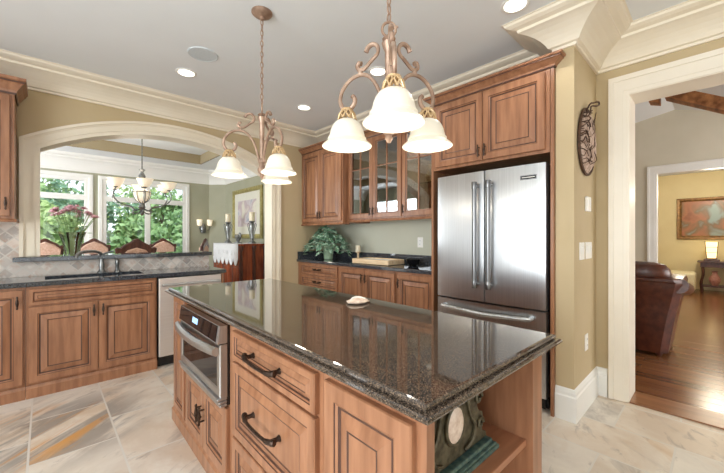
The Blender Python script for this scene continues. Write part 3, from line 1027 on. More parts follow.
d1 = bowed(.002, FW / 2 - .003, .742, 1.80).build('door', 'steel', fr, True)
d2 = bowed(FW / 2 + .003, FW - .002, .742, 1.80).build('door', 'steel', fr, True)
d3 = bowed(.002, FW - .002, .11, .728).build('freezer_drawer', 'steel', fr, True)
for dd, x in ((d1, FW / 2 - .058), (d2, FW / 2 + .058)):
    mb = MB()
    mb.tube([(x, -.082, .865), (x, -.082, 1.70)], .019, 14)
    for z in (.885, 1.68):
        mb.tube([(x, -.018, z), (x, -.082, z)], .012, 10)
        mb.lathe([(.020, -.03), (.0215, -.026), (.0215, .026), (.020, .03)], (x, -.082, z), 14)
    mb.build('handle', 'steelbar', dd, True)
mb = MB()
pts = []
for i in range(17):
    s = -1 + i / 8
    pts.append((FW / 2 + s * .36, -.075 - .02 * (1 - s * s), .655 + .016 * abs(s)))
mb.tube([(FW / 2 - .36, -.015, .672)] + pts + [(FW / 2 + .36, -.015, .672)], .0155, 10)
mb.build('handle', 'steel', d3, True)
def on_door(mb, x0, x1, z0, z1, out):
    f = lambda x: -.012 - .016 * (1 - ((x - FW / 2) / (FW / 2)) ** 2) - out
    mb.hexa([(x0, f(x0), z0), (x1, f(x1), z0), (x1, f(x1), z1), (x0, f(x0), z1)], [(x0, f(x0) + .004, z0), (x1, f(x1) + .004, z0), (x1, f(x1) + .004, z1), (x0, f(x0) + .004, z1)])


mb = MB(); on_door(mb, .735, .85, 1.688, 1.722, .003); bd = mb.build('badge', 'steelbar', d2)
mb = MB(); on_door(mb, .741, .844, 1.694, 1.716, .004); mb.build('badge_face', 'black', bd)
mb = MB(); on_door(mb, .748, .837, 1.7025, 1.7075, .0048); mb.build('badge_stripe', 'plate', bd)

BEFORE = set(COL.objects)
# ---- ISLAND (left face X = .62, near end Y = .45)
IX, IY0, IY1, IR = .622, .452, 2.598, 1.308
c = thing('microwave_cabinet', 'glazed maple island unit holding microwave drawer over two small doors', 'cabinet', (IX, IY1, 0), R90)
mb = MB(); mb.box(0, .303, 0, .66, 0, .878); mb.box(.303, .993, 0, .66, 0, .46); mb.box(.303, .993, .0, .66, .85, .878); mb.box(.993, 1.045, 0, .66, 0, .878); mb.box(.303, .993, .55, .66, .46, .85); mb.build('body', 'wood', c)
mb = MB(); raised(mb, .03, .275, .115, .865, k=.7); mb.build('pilaster', ['wood', 'glaze_shade'], c)
door(c, .315, .655, .105, .452, .63, .30); door(c, .655, .995, .105, .452, .68, .30)
base_mold(c, 1.045, .66, sides='l')
# microwave drawer
mw = thing('built_in_microwave', 'stainless microwave drawer with black control strip built into island side', 'microwave', (IX, IY1 - .308, 0), R90)
MWW = .68
mb = MB(); mb.box(.003, MWW - .003, -.015, .5, .464, .846); mb.build('body', 'black', mw)
mb = MB(); mb.hexa([(.0, -.012, .762), (.0, -.056, .762), (.0, -.044, .846), (.0, -.012, .846)], [(MWW, -.012, .762), (MWW, -.056, .762), (MWW, -.044, .846), (MWW, -.012, .846)]); cap = mb.build('console', 'steel', mw)
mb = MB(); mb.hexa([(.015, -.05, .767), (.015, -.0573, .767), (.015, -.0465, .842), (.015, -.038, .842)], [(MWW - .03, -.05, .767), (MWW - .03, -.0573, .767), (MWW - .03, -.0465, .842), (MWW - .03, -.038, .842)]); cp = mb.build('control_panel', 'blackglass', cap)
mb = MB(); mb.hexa([(.27, -.05, .793), (.27, -.0546, .793), (.27, -.0505, .822), (.27, -.045, .822)], [(.36, -.05, .793), (.36, -.0546, .793), (.36, -.0505, .822), (.36, -.045, .822)])
mb.build('display', 'led', cap)
mb = MB(); mb.rect(.0, MWW, .505, .757, [(0, 0), (0, .030), (.006, .035), (.036, .035), (.041, .031), (.041, .025)], y=-.012); dr = mb.build('drawer_front', 'steel', mw)
mb = MB(); mb.box(.042, MWW - .042, -.042, -.036, .547, .715); mb.build('window', 'blackglass', dr)
mb = MB()
pts = [(MWW / 2 + s * .335, -.062 - .03 * (1 - s * s), .728) for s in [-1 + i / 7 for i in range(15)]]
mb.loft([[(x, y, z - .022), (x, y - .016, z - .014), (x, y - .02, z), (x, y - .016, z + .014), (x, y, z + .022), (x, y + .012, z + .018), (x, y + .012, z - .018)] for x, y, z in pts])
for x in (MWW / 2 - .32, MWW / 2 + .32): mb.box(x - .012, x + .012, -.066, -.04, .714, .742)
mb.build('handle', 'steel', dr, True)
mb = MB()
for i in range(3): mb.box(.0, MWW, -.046 - .006 * i, -.012, .458 + .0165 * i, .472 + .0165 * i, .004)
mb.build('lower_trim', 'steel', mw)

c = thing('drawer_cabinet', 'glazed maple island unit of three drawers with dark bow pulls', 'cabinet', (IX, 1.553, 0), R90)
carcass(c, .71, 0, .878, .66)
for (a, b) in ((.708, .842), (.365, .70), (.105, .357)): drawer(c, .022, .69, a, b, .215, k=.62 if b - a < .2 else .8)
base_mold(c, .71)
c = thing('base_cabinet', 'glazed maple island unit with one door at the near corner', 'cabinet', (IX, .842, 0), R90)
carcass(c, .392, 0, .878, .03, 'body'); door(c, .025, .365, .105, .842); base_mold(c, .392)
c = thing('open_shelf_cabinet', 'open maple shelf unit in near end of island under the granite overhang', 'shelf unit', (IX + .031, IY0, 0))
W = IR - IX - .031
mb = MB(); mb.box(0, W, .24, .255, 0, .878); mb.build('back_panel', 'wood', c)
mb = MB(); mb.box(W - .08, W, 0, .239, 0, .878, .002); mb.build('side_panel', 'wood', c)
mb = MB(); mb.box(.001, W - .0805, .022, .2395, .535, .558, .002); mb.build('shelf', 'woodin', c)
mb = MB(); mb.box(.001, W - .0805, .012, .2395, .06, .085, .002); mb.build('shelf', 'woodin', c)
mb = MB(); mb.box(.001, W - .0805, .004, .022, 0, .085); mb.build('base_rail', 'wood', c)
c = thing('island_back_panel', 'maple panel closing island side that faces the refrigerator', 'cabinet panel', (IR, IY0 + .256, 0), PI / 2)
mb = MB(); mb.box(0, IY1 - IY0 - .256, -.0, .018, 0, .878)
for i in range(4): raised(mb, .03 + i * .465, .465 + i * .465, .12, .84)
mb.build('panel', ['wood', 'glaze_shade'], c)

# island slab with stepped ogee edge
ct = thing('countertop', 'polished brown granite island top with stepped ogee edge', 'countertop', (0, 0, 0))
mb = MB()
L0, L1, B0, B1 = .590, 1.338, .430, 2.612
prof = [(-.02, .880), (.014, .880), (.022, .8825), (.027, .887), (.028, .891), (.026, .8955), (.021, .8985), (.012, .8995), (.0065, .9005), (.0065, .9025), (.010, .904), (.0115, .907), (.010, .911), (.006, .9145), (.0, .9155)]
loops = [[(L0 - e, B0 - e, z), (L1 + e, B0 - e, z), (L1 + e, B1 + e, z), (L0 - e, B1 + e, z)] for e, z in prof]
mb.loft(loops)
mb.build('slab', 'granite', ct)

# ornament on the island shelf
orn = thing('shelf_ornament', 'verdigris scrolled ornament with oval ivory medallion on island shelf', 'ornament', (.885, .565, .559))
hw = .17
prof = [(-.2, .035), (.2, .035), (.195, .05), (.172, .06), (.168, .085), (.178, .1), (.172, .118), (.15, .125), (.138, .145), (.146, .165), (.158, .185), (.15, .205), (.125, .215), (.105, .235), (.085, .262), (.05, .28), (0, .286)]
prof = [(x, z * 1.1) for x, z in prof]
full = prof + [(-x, z) for x, z in prof[::-1][1:-1]]
mb = MB(); mb.loft([[(x, -.016, z) for x, z in full], [(x, .03, z) for x, z in full]])
for s in (-1, 1):
    for (cx, cz, r) in ((.152, .098, .02), (.14, .185, .022)):
        pts = [(s * (cx + r * (1 - a / 9) * math.cos(a)), -.02, cz + r * (1 - a / 9) * math.sin(a)) for a in [i * .5 for i in range(14)]]
        mb.tube(pts, .006, 6)
mb.build('body', 'olive', orn)
mb = MB()
for (w2, d2, z0, z1) in ((.226, .05, 0, .014), (.218, .045, .014, .022), (.205, .036, .022, .036)): mb.box(-w2, w2, -d2, d2, z0, z1, .004)
mb.build('plinth', 'patina', orn)
mb = MB()
mb.loft([[(r * .042 * math.cos(a), -.016 - o, .15 + r * .054 * math.sin(a)) for a in [2 * PI * i / 28 for i in range(28)]] for r, o in ((1, 0), (1, .008), (.85, .013), (.5, .017), (.1, .018))])
mb.build('medallion', 'ivory', orn, True)
mb = MB(); mb.tube([(.045 * math.cos(a), -.022, .15 + .057 * math.sin(a)) for a in [2 * PI * i / 28 for i in range(28)]], .006, 6, closed=True)
for s in (-1, 1): mb.tube(smooth_path([(s * .06, -.018, .05), (s * .10, -.022, .07), (s * .115, -.022, .11), (s * .09, -.022, .15), (s * .075, -.02, .2), (s * .1, -.02, .215)], 4), .007, 6)
mb.build('relief', 'olive', orn, True)

ISLAND = [o for o in COL.objects if o.parent is None and o.type in ('EMPTY', 'MESH') and o not in BEFORE]

# ------------------------------------------------------------------ COUNTER OBJECTS
pl = thing('potted_plant', 'variegated trailing ivy in celadon pot on corner of far counter', 'plant', (2.93, 3.80, CZ))
mb = MB(); mb.lathe([(.05, 0), (.062, .006), (.075, .16), (.09, .2), (.094, .21), (.09, .222), (.078, .215), (.07, .19)], seg=20); mb.build('pot', 'pot', pl, True)
mb = MB()
rnd = random.Random(3)
for k in range(380):
    a = rnd.uniform(0, 2 * PI); u = rnd.random() ** .6
    rr = .41 * u
    zz = .22 + .26 * (1 - u ** 2) * rnd.uniform(.35, 1) - .17 * max(0, u - .45) * rnd.uniform(.3, 1.8)
    c0 = Vector((rr * math.cos(a) * .62 - .02, rr * math.sin(a), max(zz, .03)))
    if u < .5 and c0.z < .2: c0.z = .2 + rnd.uniform(0, .1)
    if c0.x > .26: c0.x = .26
    if c0.y > .35: c0.y = .35
    s = rnd.uniform(.03, .055)
    ax = Vector((math.cos(a), math.sin(a), rnd.uniform(-.7, .3))).normalized()
    sd = ax.cross(Vector((rnd.uniform(-.4, .4), rnd.uniform(-.4, .4), 1))).normalized()
    up = sd.cross(ax)
    q = [c0 - ax * s, c0 - ax * s * .35 + sd * s * .75, c0 + ax * s * 1.1 - up * s * .2, c0 - ax * s * .35 - sd * s * .75]
    vm = mb.v(c0 + up * s * .15)
    vv = [mb.v(p) for p in q]
    for i in range(4): mb.f([vv[i], vv[(i + 1) % 4], vm])
mb.build('foliage', 'leaf', pl, normals=False)
mb = MB()
for k in range(16):
    a = k * 2.4; r = .2 + .1 * (k % 3) / 2
    mb.tube(smooth_path([(0, 0, .19), (r * .3 * math.cos(a) * .7, r * .3 * math.sin(a), .34), (r * .75 * math.cos(a) * .7, r * .75 * math.sin(a), .32), (r * math.cos(a) * .7, r * math.sin(a), .22)], 4), .004, 5)
mb.build('stems', 'leaf', pl)
cd = thing('candle', 'ivory pillar candle on a short stand right of the ivy', 'candle', (3.07, 3.33, CZ))
mb = MB(); mb.lathe([(.045, 0), (.045, .008), (.014, .02), (.014, .10), (.04, .115), (.04, .12)], seg=16); mb.build('stand', 'tan', cd, True)
mb = MB(); mb.lathe([(.032, .12), (.034, .125), (.034, .2), (.03, .205)], seg=16); mb.build('wax', 'wax', cd, True)
tr = thing('serving_tray', 'pale wooden serving tray on dark counter under the glass doors', 'tray', (2.88, 2.78, CZ), R90 + .06)
mb = MB(); mb.box(-.28, .28, -.15, .15, .004, .018, .004); mb.box(-.28, .28, -.15, -.135, .018, .06, .004); mb.box(-.28, .28, .135, .15, .018, .06, .004); mb.box(-.28, -.265, -.135, .135, .018, .06, .004); mb.box(.265, .28, -.135, .135, .018, .06, .004)
mb.build('frame', 'tan', tr)
mb = MB(); mb.box(-.264, .264, -.134, .134, .018, .05); mb.build('liner', 'plate', tr)
bw = thing('bowl', 'small black bowl on dark counter right of the serving tray', 'bowl', (2.98, 2.33, CZ))
mb = MB(); mb.lathe([(.035, 0), (.04, .006), (.065, .03), (.08, .075), (.076, .075), (.06, .035), (.03, .012)], seg=20); mb.build('body', 'black', bw, True)
jr = thing('jar', 'rose ceramic jar with lid on dark counter against refrigerator panel', 'jar', (2.88, 1.93, CZ))
mb = MB(); mb.lathe([(.04, 0), (.052, .02), (.055, .08), (.046, .11), (.042, .115)], seg=18); mb.build('body', 'terracotta', jr, True)
mb = MB(); mb.lathe([(.046, .115), (.046, .122), (.03, .135), (.008, .14), (.012, .152), (.004, .16)], seg=18); mb.build('lid', 'terracotta', jr, True)
sh = thing('seashell', 'small pale shell dish lying on granite island top', 'shell', (1.195, 1.33, .9155))
mb = MB()
n_ = 24
mb.loft([[(r * (1 + .09 * math.cos(8 * a)) * math.cos(a), .75 * r * (1 + .09 * math.cos(8 * a)) * math.sin(a), z) for a in [2 * PI * i / n_ for i in range(n_)]] for r, z in ((.035, 0), (.062, .006), (.066, .012), (.05, .018), (.02, .024))])
mb.build('body', 'ivory', sh, True)
mb = MB(); mb.tube(smooth_path([(-.05, .0, .016), (-.02, .02, .024), (.015, .015, .028), (.045, -.01, .018)], 4), .006, 6); mb.build('rib', 'plate', sh, True)
# the island stands very slightly askew to the room
for o in ISLAND + [sh]:
    v_ = Matrix.Rotation(math.radians(-1.1), 3, 'Z') @ (o.location - Vector((.565, .41, 0))) + Vector((.565, .41, 0))
    o.location = v_
    o.rotation_euler.z -= math.radians(1.1)

# ------------------------------------------------------------------ WALL FITTINGS
def plate(name, lab, cat, loc, rot, w, h, kind, group=None):
    t = thing(name, lab, cat, loc, rot, group)
    mb = MB(); mb.box(-w / 2, w / 2, -.006, 0, -h / 2, h / 2, .002); mb.build('plate', 'plate', t)
    if kind == 'outlet':
        mb = MB()
        for z in (-.022, .022): mb.box(-.016, .016, -.009, -.005, z - .014, z + .014, .003)
        mb.build('socket', 'white', t)
        mb = MB()
        for z in (-.022, .022):
            for x in (-.006, .006): mb.box(x - .0012, x + .0012, -.0095, -.0085, z - .004, z + .006)
        mb.build('slot', 'dark', t)
    elif kind.startswith('switch'):
        k = int(kind[-1])
        for i in range(k):
            x = (i - (k - 1) / 2) * .046
            mb = MB(); mb.hexa([(x - .016, -.005, -.033), (x + .016, -.005, -.033), (x + .016, -.011, .033), (x - .016, -.011, .033)], [(x - .016, -.003, -.033), (x + .016, -.003, -.033), (x + .016, -.003, .033), (x - .016, -.003, .033)])
            mb.build('rocker', 'white', t)
    return t


plate('wall_outlet', 'white wall outlet above dark upstand between glass cabinets and counter', 'outlet', (RW - .006, 2.42, 1.20), R90, .075, .12, 'outlet')
plate('wall_outlet', 'white wall outlet low on olive column side above baseboard', 'outlet', (2.93, .675, .485), 0, .075, .12, 'outlet')
plate('light_switch', 'white double rocker switch plate on olive column, nearest the refrigerator', 'switch', (2.81, .675, 1.165), 0, .118, .125, 'switch2')
plate('light_switch', 'wider white triple rocker switch plate on olive column, nearest the passage', 'switch', (2.99, .675, 1.165), 0, .165, .125, 'switch3')
th = thing('thermostat', 'small white thermostat on olive column below the woven hanging', 'thermostat', (2.94, .675, 1.51))
mb = MB(); mb.box(-.045, .045, -.022, 0, -.055, .055, .006); mb.build('case', 'plate', th)
mb = MB(); mb.box(-.028, .028, -.0235, -.021, .0, .035); mb.build('screen', 'white', th)

hb = thing('wall_hanging', 'oval woven twig basket with loop handle hung on olive column', 'wall hanging', (2.90, .675, 1.985))
mb = MB()
loops = []
for j in range(7):
    s = 1 - j / 6.5
    dep = .05 * math.sqrt(max(0, 1 - s * s)) + .006
    loops.append([(s * .195 * (1 - .10 * math.sin(a)) * math.cos(a), -dep - .004 * math.cos(14 * a) * s, s * .235 * math.sin(a) - .02) for a in [2 * PI * i / 56 for i in range(56)]])
mb.loft(loops); mb.build('woven_body', 'basket', hb, True)
mb = MB()
rim = [(.20 * (1 - .10 * math.sin(a)) * math.cos(a), -.012, .24 * math.sin(a) - .02) for a in [2 * PI * i / 40 for i in range(40)]]
mb.tube(rim, .010, 6, closed=True)
rh = random.Random(5)
for k in range(26):
    z = -.20 + k * .015 + rh.uniform(-.01, .01)
    xe = -.19 * math.sqrt(max(.05, 1 - ((z + .02) / .24) ** 2))
    ln = rh.uniform(.03, .11)
    mb.tube(smooth_path([(xe, -.014, z), (xe + ln * .35, -.032, z + rh.uniform(-.01, .02)), (xe + ln * .7, -.044, z + rh.uniform(-.02, .03)), (xe + ln, -.052, z + rh.uniform(-.03, .04))], 3), rh.uniform(.002, .005), 5)
for k in range(7):
    mb.tube(smooth_path([(rh.uniform(-.12, .05), -.05, -.2 + k * .05), (rh.uniform(-.1, .08), -.058, -.15 + k * .05), (rh.uniform(-.1, .1), -.05, -.09 + k * .05)], 3), .003, 5)
mb.build('twig_frame', 'twig', hb, True)
mb = MB()
mb.tube(smooth_path([(-.05, -.02, .19), (-.03, -.04, .245), (.02, -.05, .262), (.06, -.07, .275), (.085, -.07, .262), (.05, -.06, .245), (0, -.04, .235), (.02, -.03, .2)], 5), .006, 6)
mb.build('loop_handle', 'twig', hb, True)

# ------------------------------------------------------------------ CEILING FITTINGS
dl0 = None
for (x, y, z, lab) in ((.94, 3.34, H, 'round recessed ceiling light left of the far pendant above the sink run'), (2.19, 3.30, H, 'round recessed ceiling light above corner with solid wall cabinet'),
                       (2.20, 2.12, H, 'round recessed ceiling light seen through the near pendant scrolls'), (2.21, .90, H, 'round recessed ceiling light at top edge near refrigerator crown'),
                       (1.62, 6.35, TZ, 'round recessed light in raised dining room tray ceiling')):
    if dl0 is None:
        dl0 = thing('ceiling_light', lab, 'ceiling light', (x, y, z), 0, 'recessed ceiling lights')
        mb = MB(); mb.lathe([(.088, 0), (.088, -.004), (.08, -.008), (.07, -.007), (.066, -.003)], seg=28, cap=False); mb.build('trim_ring', 'white', dl0, True)
        mb = MB(); mb.lathe([(.067, -.003), (.066, -.005), (.03, -.006)], seg=28); mb.build('lamp', 'can', dl0, True)
    else:
        dup(dl0, (x, y, z), 0, lab)
    light('downlight', 'SPOT', (x, y, z - .02), 13 if z == H else 12, (1, .96, .9), radius=.06).data.spot_size = math.radians(125)
spk = thing('ceiling_speaker', 'flat round white ceiling speaker beside far pendant chain', 'speaker', (.947, 2.91, H))
mb = MB(); mb.lathe([(.115, 0), (.115, -.005), (.108, -.008), (.104, -.006)], seg=30, cap=False); mb.build('rim', 'grille', spk, True)
mb = MB(); mb.lathe([(.105, -.004), (.104, -.006), (.05, -.0065)], seg=30); mb.build('grille', 'grille', spk, True)

# ------------------------------------------------------------------ PENDANT CHANDELIERS
def chandelier(label, x, y, a0):
    t = thing('chandelier', label, 'chandelier', (x, y, H))
    Z = lambda z: z - H
    mb = MB(); mb.lathe([(.068, 0), (.068, -.008), (.058, -.018), (.04, -.026), (.014, -.034), (.012, -.05)], seg=24); mb.build('canopy', 'iron', t, True)
    mb = MB()
    z0, z1 = Z(2.152), -.05
    n = 16
    for i in range(n):
        zc = z0 + (z1 - z0) * (i + .5) / n
        hl = (z1 - z0) / n * .62
        pts = []
        for q in range(12):
            b = 2 * PI * q / 12
            lx, lz = .0095 * math.cos(b), hl * math.sin(b)
            pts.append((lx, 0, zc + lz) if i % 2 else (0, lx, zc + lz))
        mb.tube(pts, .0028, 5, closed=True)
    mb.tube([(0.004, 0.004, z0), (0.004, 0.004, z1)], .0022, 5)
    mb.build('chain', 'iron', t, True)
    mb = MB()
    mb.tube([(.028 * math.cos(b) * math.cos(a0 + PI / 2), .028 * math.cos(b) * math.sin(a0 + PI / 2), Z(2.122) + .03 * math.sin(b)) for b in [2 * PI * q / 18 for q in range(18)]], .0058, 7, closed=True)
    mb.tube([(.036 * math.cos(a0 + PI / 2), .036 * math.sin(a0 + PI / 2), Z(2.135)), (.022 * math.cos(a0 + PI / 2), .022 * math.sin(a0 + PI / 2), Z(2.127))], .006, 6)
    mb.build('ring', 'iron', t, True)
    mb = MB()
    mb.lathe([(.006, Z(2.095)), (.022, Z(2.09)), (.028, Z(2.082)), (.02, Z(2.074)), (.03, Z(2.066)), (.026, Z(2.05)), (.017, Z(2.03)), (.0155, Z(1.90)), (.0155, Z(1.79)), (.024, Z(1.78)), (.026, Z(1.765)), (.018, Z(1.755)), (.022, Z(1.735)), (.03, Z(1.715)), (.024, Z(1.695)), (.012, Z(1.685)), (.016, Z(1.672)), (.006, Z(1.655))], seg=18)
    mb.build('stem', 'iron', t, True)
    up = [(.108, 2.058), (.099, 2.074), (.080, 2.083), (.060, 2.076), (.050, 2.056), (.056, 2.034), (.082, 2.015), (.116, 1.990), (.140, 1.990), (.150, 2.004), (.143, 2.018), (.132, 2.014)]
    low = [(.018, 1.765), (.03, 1.83), (.055, 1.90), (.095, 1.952), (.140, 1.968), (.190, 1.955), (.228, 1.918), (.240, 1.875), (.226, 1.840), (.200, 1.828), (.172, 1.842), (.164, 1.868), (.176, 1.884)]
    for k in range(3):
        a = a0 + k * 2 * PI / 3
        ca, sa = math.cos(a), math.sin(a)
        P = lambda L: smooth_path([(r * ca, r * sa, Z(z)) for r, z in L], 5)
        mb = MB()
        pu = P(up); pl_ = P(low)
        mb.tube(pu, [.0075 + .0035 * abs(2 * i / (len(pu) - 1) - 1) for i in range(len(pu))], 8)
        mb.tube(pl_, [.0075 + .003 * (i / (len(pl_) - 1)) for i in range(len(pl_))], 8)
        mb.lathe([(.0085, Z(1.985)), (.011, Z(1.978)), (.0085, Z(1.966))], (.134 * ca, .134 * sa, 0), 8)
        arm = mb.build('arm', 'iron', t, True)
        cx, cy = .204 * ca, .204 * sa
        mb = MB()
        mb.lathe([(.008, Z(1.838)), (.02, Z(1.836)), (.027, Z(1.830)), (.024, Z(1.824))], (cx, cy, 0), 14)
        for q in range(9):
            b = 2 * PI * q / 9
            for dd in (-.28, .28):
                mb.tube([(cx + .022 * math.cos(b), cy + .022 * math.sin(b), Z(1.828)), (cx + .036 * math.cos(b + dd), cy + .036 * math.sin(b + dd), Z(1.808)), (cx + .041 * math.cos(b), cy + .041 * math.sin(b), Z(1.784))], .0035, 5)
        mb.build('shade_cup', 'gilt', arm, True)
        mb = MB()
        sp_ = [(.02, 1.799), (.036, 1.797), (.052, 1.786), (.064, 1.768), (.072, 1.745), (.077, 1.722), (.0805, 1.708), (.0845, 1.706), (.085, 1.701), (.0825, 1.698), (.088, 1.690), (.098, 1.680), (.107, 1.672), (.110, 1.667), (.108, 1.664), (.095, 1.677), (.078, 1.696), (.070, 1.742), (.058, 1.772), (.03, 1.792)]
        mb.lathe([(r, Z(1.666 + (z - 1.664) * .88)) for r, z in sp_], (cx, cy, 0), 32)
        mb.build('lamp_shade', 'shade', t, True)
        light('bulb', 'POINT', (x + cx, y + cy, 1.64), 1.1, (1.0, .9, .74), radius=.04)
    return t


chandelier('antique copper three light chandelier nearest the refrigerator, frosted bell shades', 1.03, .93, math.radians(226.7))
chandelier('antique copper three light chandelier over island near the arch, smaller in picture', 1.057, 2.096, math.radians(153.0))

# ------------------------------------------------------------------ DINING ROOM
dc = thing('dining_chandelier', 'wrought iron dining chandelier with upturned alabaster shades seen through arch', 'chandelier', (1.09, 6.1, TZ))
Z = lambda z: z - TZ
mb = MB(); mb.lathe([(.06, 0), (.06, -.01), (.02, -.03)], seg=18); mb.build('canopy', 'pewter', dc, True)
mb = MB(); mb.tube([(0, 0, -.02), (0, 0, Z(2.3))], .008, 8); mb.build('rod', 'pewter', dc, True)
mb = MB(); mb.lathe([(.01, Z(2.32)), (.045, Z(2.30)), (.02, Z(2.26)), (.05, Z(2.2)), (.03, Z(2.1)), (.02, Z(1.8)), (.05, Z(1.72)), (.02, Z(1.66)), (.03, Z(1.62)), (.005, Z(1.59))], seg=16); mb.build('column', 'pewter', dc, True)
mb = MB(); mb.lathe([(.06, Z(2.0)), (.115, Z(1.97)), (.11, Z(1.9)), (.08, Z(1.83)), (.03, Z(1.79))], seg=24); mb.build('bowl', 'shade2', dc, True)
mb = MB()
for k in range(8):
    a = 2 * PI * k / 8
    mb.tube([(r * math.cos(a), r * math.sin(a), Z(z)) for r, z in ((.062, 2.0), (.12, 1.965), (.115, 1.9), (.084, 1.825), (.03, 1.785))], .006, 5)
mb.tube([(.118 * math.cos(2 * PI * q / 24), .118 * math.sin(2 * PI * q / 24), Z(1.955)) for q in range(24)], .007, 6, closed=True)
mb.build('bowl_cage', 'pewter', dc, True)
for k in range(6):
    a = math.radians(25) + k * PI / 3
    ca, sa = math.cos(a), math.sin(a)
    mb = MB()
    mb.tube(smooth_path([(r * ca, r * sa, Z(z)) for r, z in ((.02, 1.70), (.1, 1.67), (.16, 1.72), (.26, 1.74), (.36, 1.78), (.42, 1.86), (.40, 1.95), (.385, 1.985))], 4), .009, 7)
    mb.tube(smooth_path([(r * ca, r * sa, Z(z)) for r, z in ((.02, 1.66), (.06, 1.63), (.11, 1.62), (.14, 1.645), (.12, 1.67))], 4), .007, 6)
    mb.lathe([(.012, Z(1.975)), (.03, Z(1.985)), (.028, Z(1.998))], (.385 * ca, .385 * sa, 0), 12)
    mb.build('arm', 'pewter', dc, True)
    mb = MB(); mb.lathe([(.02, Z(1.99)), (.05, Z(2.0)), (.08, Z(2.04)), (.095, Z(2.085)), (.11, Z(2.105)), (.1, Z(2.1)), (.07, Z(2.045)), (.03, Z(2.01))], (.385 * ca, .385 * sa, 0), 20); mb.build('lamp_shade', 'shade2', dc, True)
light('dining_bulb', 'POINT', (1.09, 6.1, 2.25), 14, (1, .9, .76), radius=.15)

dt = thing('dining_table', 'polished mahogany dining table beyond the arch ledge', 'table', (.70, 6.1, 0))
mb = MB(); mb.box(-.73, .73, -.5, .5, .72, .76, .012); mb.build('tabletop', 'mahog', dt)
for s in (-1, 1):
    mb = MB(); mb.X = Matrix.Translation((s * .42, 0, 0)); mb.lathe([(.09, .72), (.06, .66), (.09, .5), (.11, .4), (.06, .3), (.08, .2), (.1, .14)], seg=16)
    for q in range(4):
        a = PI / 4 + q * PI / 2
        mb.tube(smooth_path([(.05 * math.cos(a), .05 * math.sin(a), .2), (.2 * math.cos(a), .2 * math.sin(a), .14), (.36 * math.cos(a), .36 * math.sin(a), .02)], 4), .025, 6)
    mb.build('pedestal', 'mahog', dt, True)
vs = thing('vase', 'fluted clear glass vase on the dining table holding mauve flowers', 'vase', (.27, 6.0, .76))
mb = MB()
loops = []
for r, z in ((.075, 0), (.08, .01), (.055, .06), (.07, .25), (.1, .45), (.14, .57), (.135, .57), (.095, .45), (.064, .25), (.045, .08)):
    loops.append([(r * (1 + .06 * math.cos(10 * a)) * math.cos(a), r * (1 + .06 * math.cos(10 * a)) * math.sin(a), z) for a in [2 * PI * i / 40 for i in range(40)]])
mb.loft(loops); mb.build('glass', 'vaseglass', vs, True)
fl = thing('flower_bouquet', 'mauve and pink flower bouquet standing in the glass vase', 'flowers', (.27, 6.0, 1.25))
rnd = random.Random(11)
mb = MB(); mg = MB(); ms = MB()
for k in range(26):
    a = rnd.uniform(0, 2 * PI); u = rnd.random() ** .5
    c0 = Vector((.25 * u * math.cos(a), .22 * u * math.sin(a), .16 + .28 * math.sqrt(1 - u * u * .8) * rnd.uniform(.75, 1)))
    for ring, (rr, hh) in enumerate(((.028, .03), (.05, .016), (.068, 0))):
        for q in range(6):
            b = 2 * PI * q / 6 + ring * .5 + k
            d = Vector((math.cos(b), math.sin(b), 0)); e = Vector((-math.sin(b), math.cos(b), 0))
            A, B_, C_, D_ = c0 + d * rr * .2, c0 + d * rr * .75 + e * rr * .5 + Vector((0, 0, hh)), c0 + d * rr + Vector((0, 0, hh * 1.3)), c0 + d * rr * .75 - e * rr * .5 + Vector((0, 0, hh))
            mb.f([mb.v(p) for p in (A, B_, C_, D_)])
    ms.tube([(0.05 * math.cos(a) * .4, .05 * math.sin(a) * .4, -.3), (c0.x * .4, c0.y * .4, .05), tuple(c0)], .004, 5)
for k in range(90):
    a = rnd.uniform(0, 2 * PI); u = rnd.uniform(.2, 1)
    c0 = Vector((.24 * u * math.cos(a), .22 * u * math.sin(a), rnd.uniform(.0, .3)))
    d = Vector((math.cos(a), math.sin(a), rnd.uniform(-.4, .6))).normalized(); e = d.cross(Vector((0, 0, 1))).normalized(); s = rnd.uniform(.03, .06)
    mg.f([mg.v(p) for p in (c0 - d * s, c0 + e * s * .5, c0 + d * s, c0 - e * s * .5)])
mb.build('blooms', 'petal', fl, normals=False); mg.build('leaves', 'tree1', fl, normals=False); ms.build('stems', 'tree1', fl, True)

ch = thing('dining_chair', 'carved dark dining chair with its back to the ledge, below dining chandelier', 'chair', (.86, 5.42, 0), PI, 'dining chairs around the table')
ch.scale = (.84, .9, .955)
# local: front is -y ... seat faces -y, backrest at +y
mb = MB(); mb.box(-.25, .25, -.25, .24, .40, .49, .03); mb.build('seat', 'peach', ch)
for s in (-1, 1):
    mb = MB(); mb.tube(smooth_path([(s * .21, -.21, .40), (s * .235, -.245, .25), (s * .205, -.215, .08), (s * .23, -.245, .0)], 4), [.032] * 4 + [.026] * 4 + [.018] * 4 + [.024], 8); mb.build('leg', 'darkwood', ch, True)
    mb = MB(); mb.tube(smooth_path([(s * .21, .22, .40), (s * .215, .25, .2), (s * .22, .29, 0)], 4), .022, 8); mb.build('leg', 'darkwood', ch, True)
crest = [(-.235, 1.10), (-.25, 1.17), (-.2, 1.165), (-.16, 1.20), (-.09, 1.235), (-.04, 1.27), (0, 1.285), (.04, 1.27), (.09, 1.235), (.16, 1.20), (.2, 1.165), (.25, 1.17), (.235, 1.10)]
mb = MB()
outl = [(-.21, .49), (-.22, .8), (-.235, 1.10)] + crest[1:-1] + [(.235, 1.10), (.22, .8), (.21, .49)]
mb.loft([[(x, .20 + (z - .49) * .10, z) for x, z in outl], [(x, .25 + (z - .49) * .10, z) for x, z in outl]])
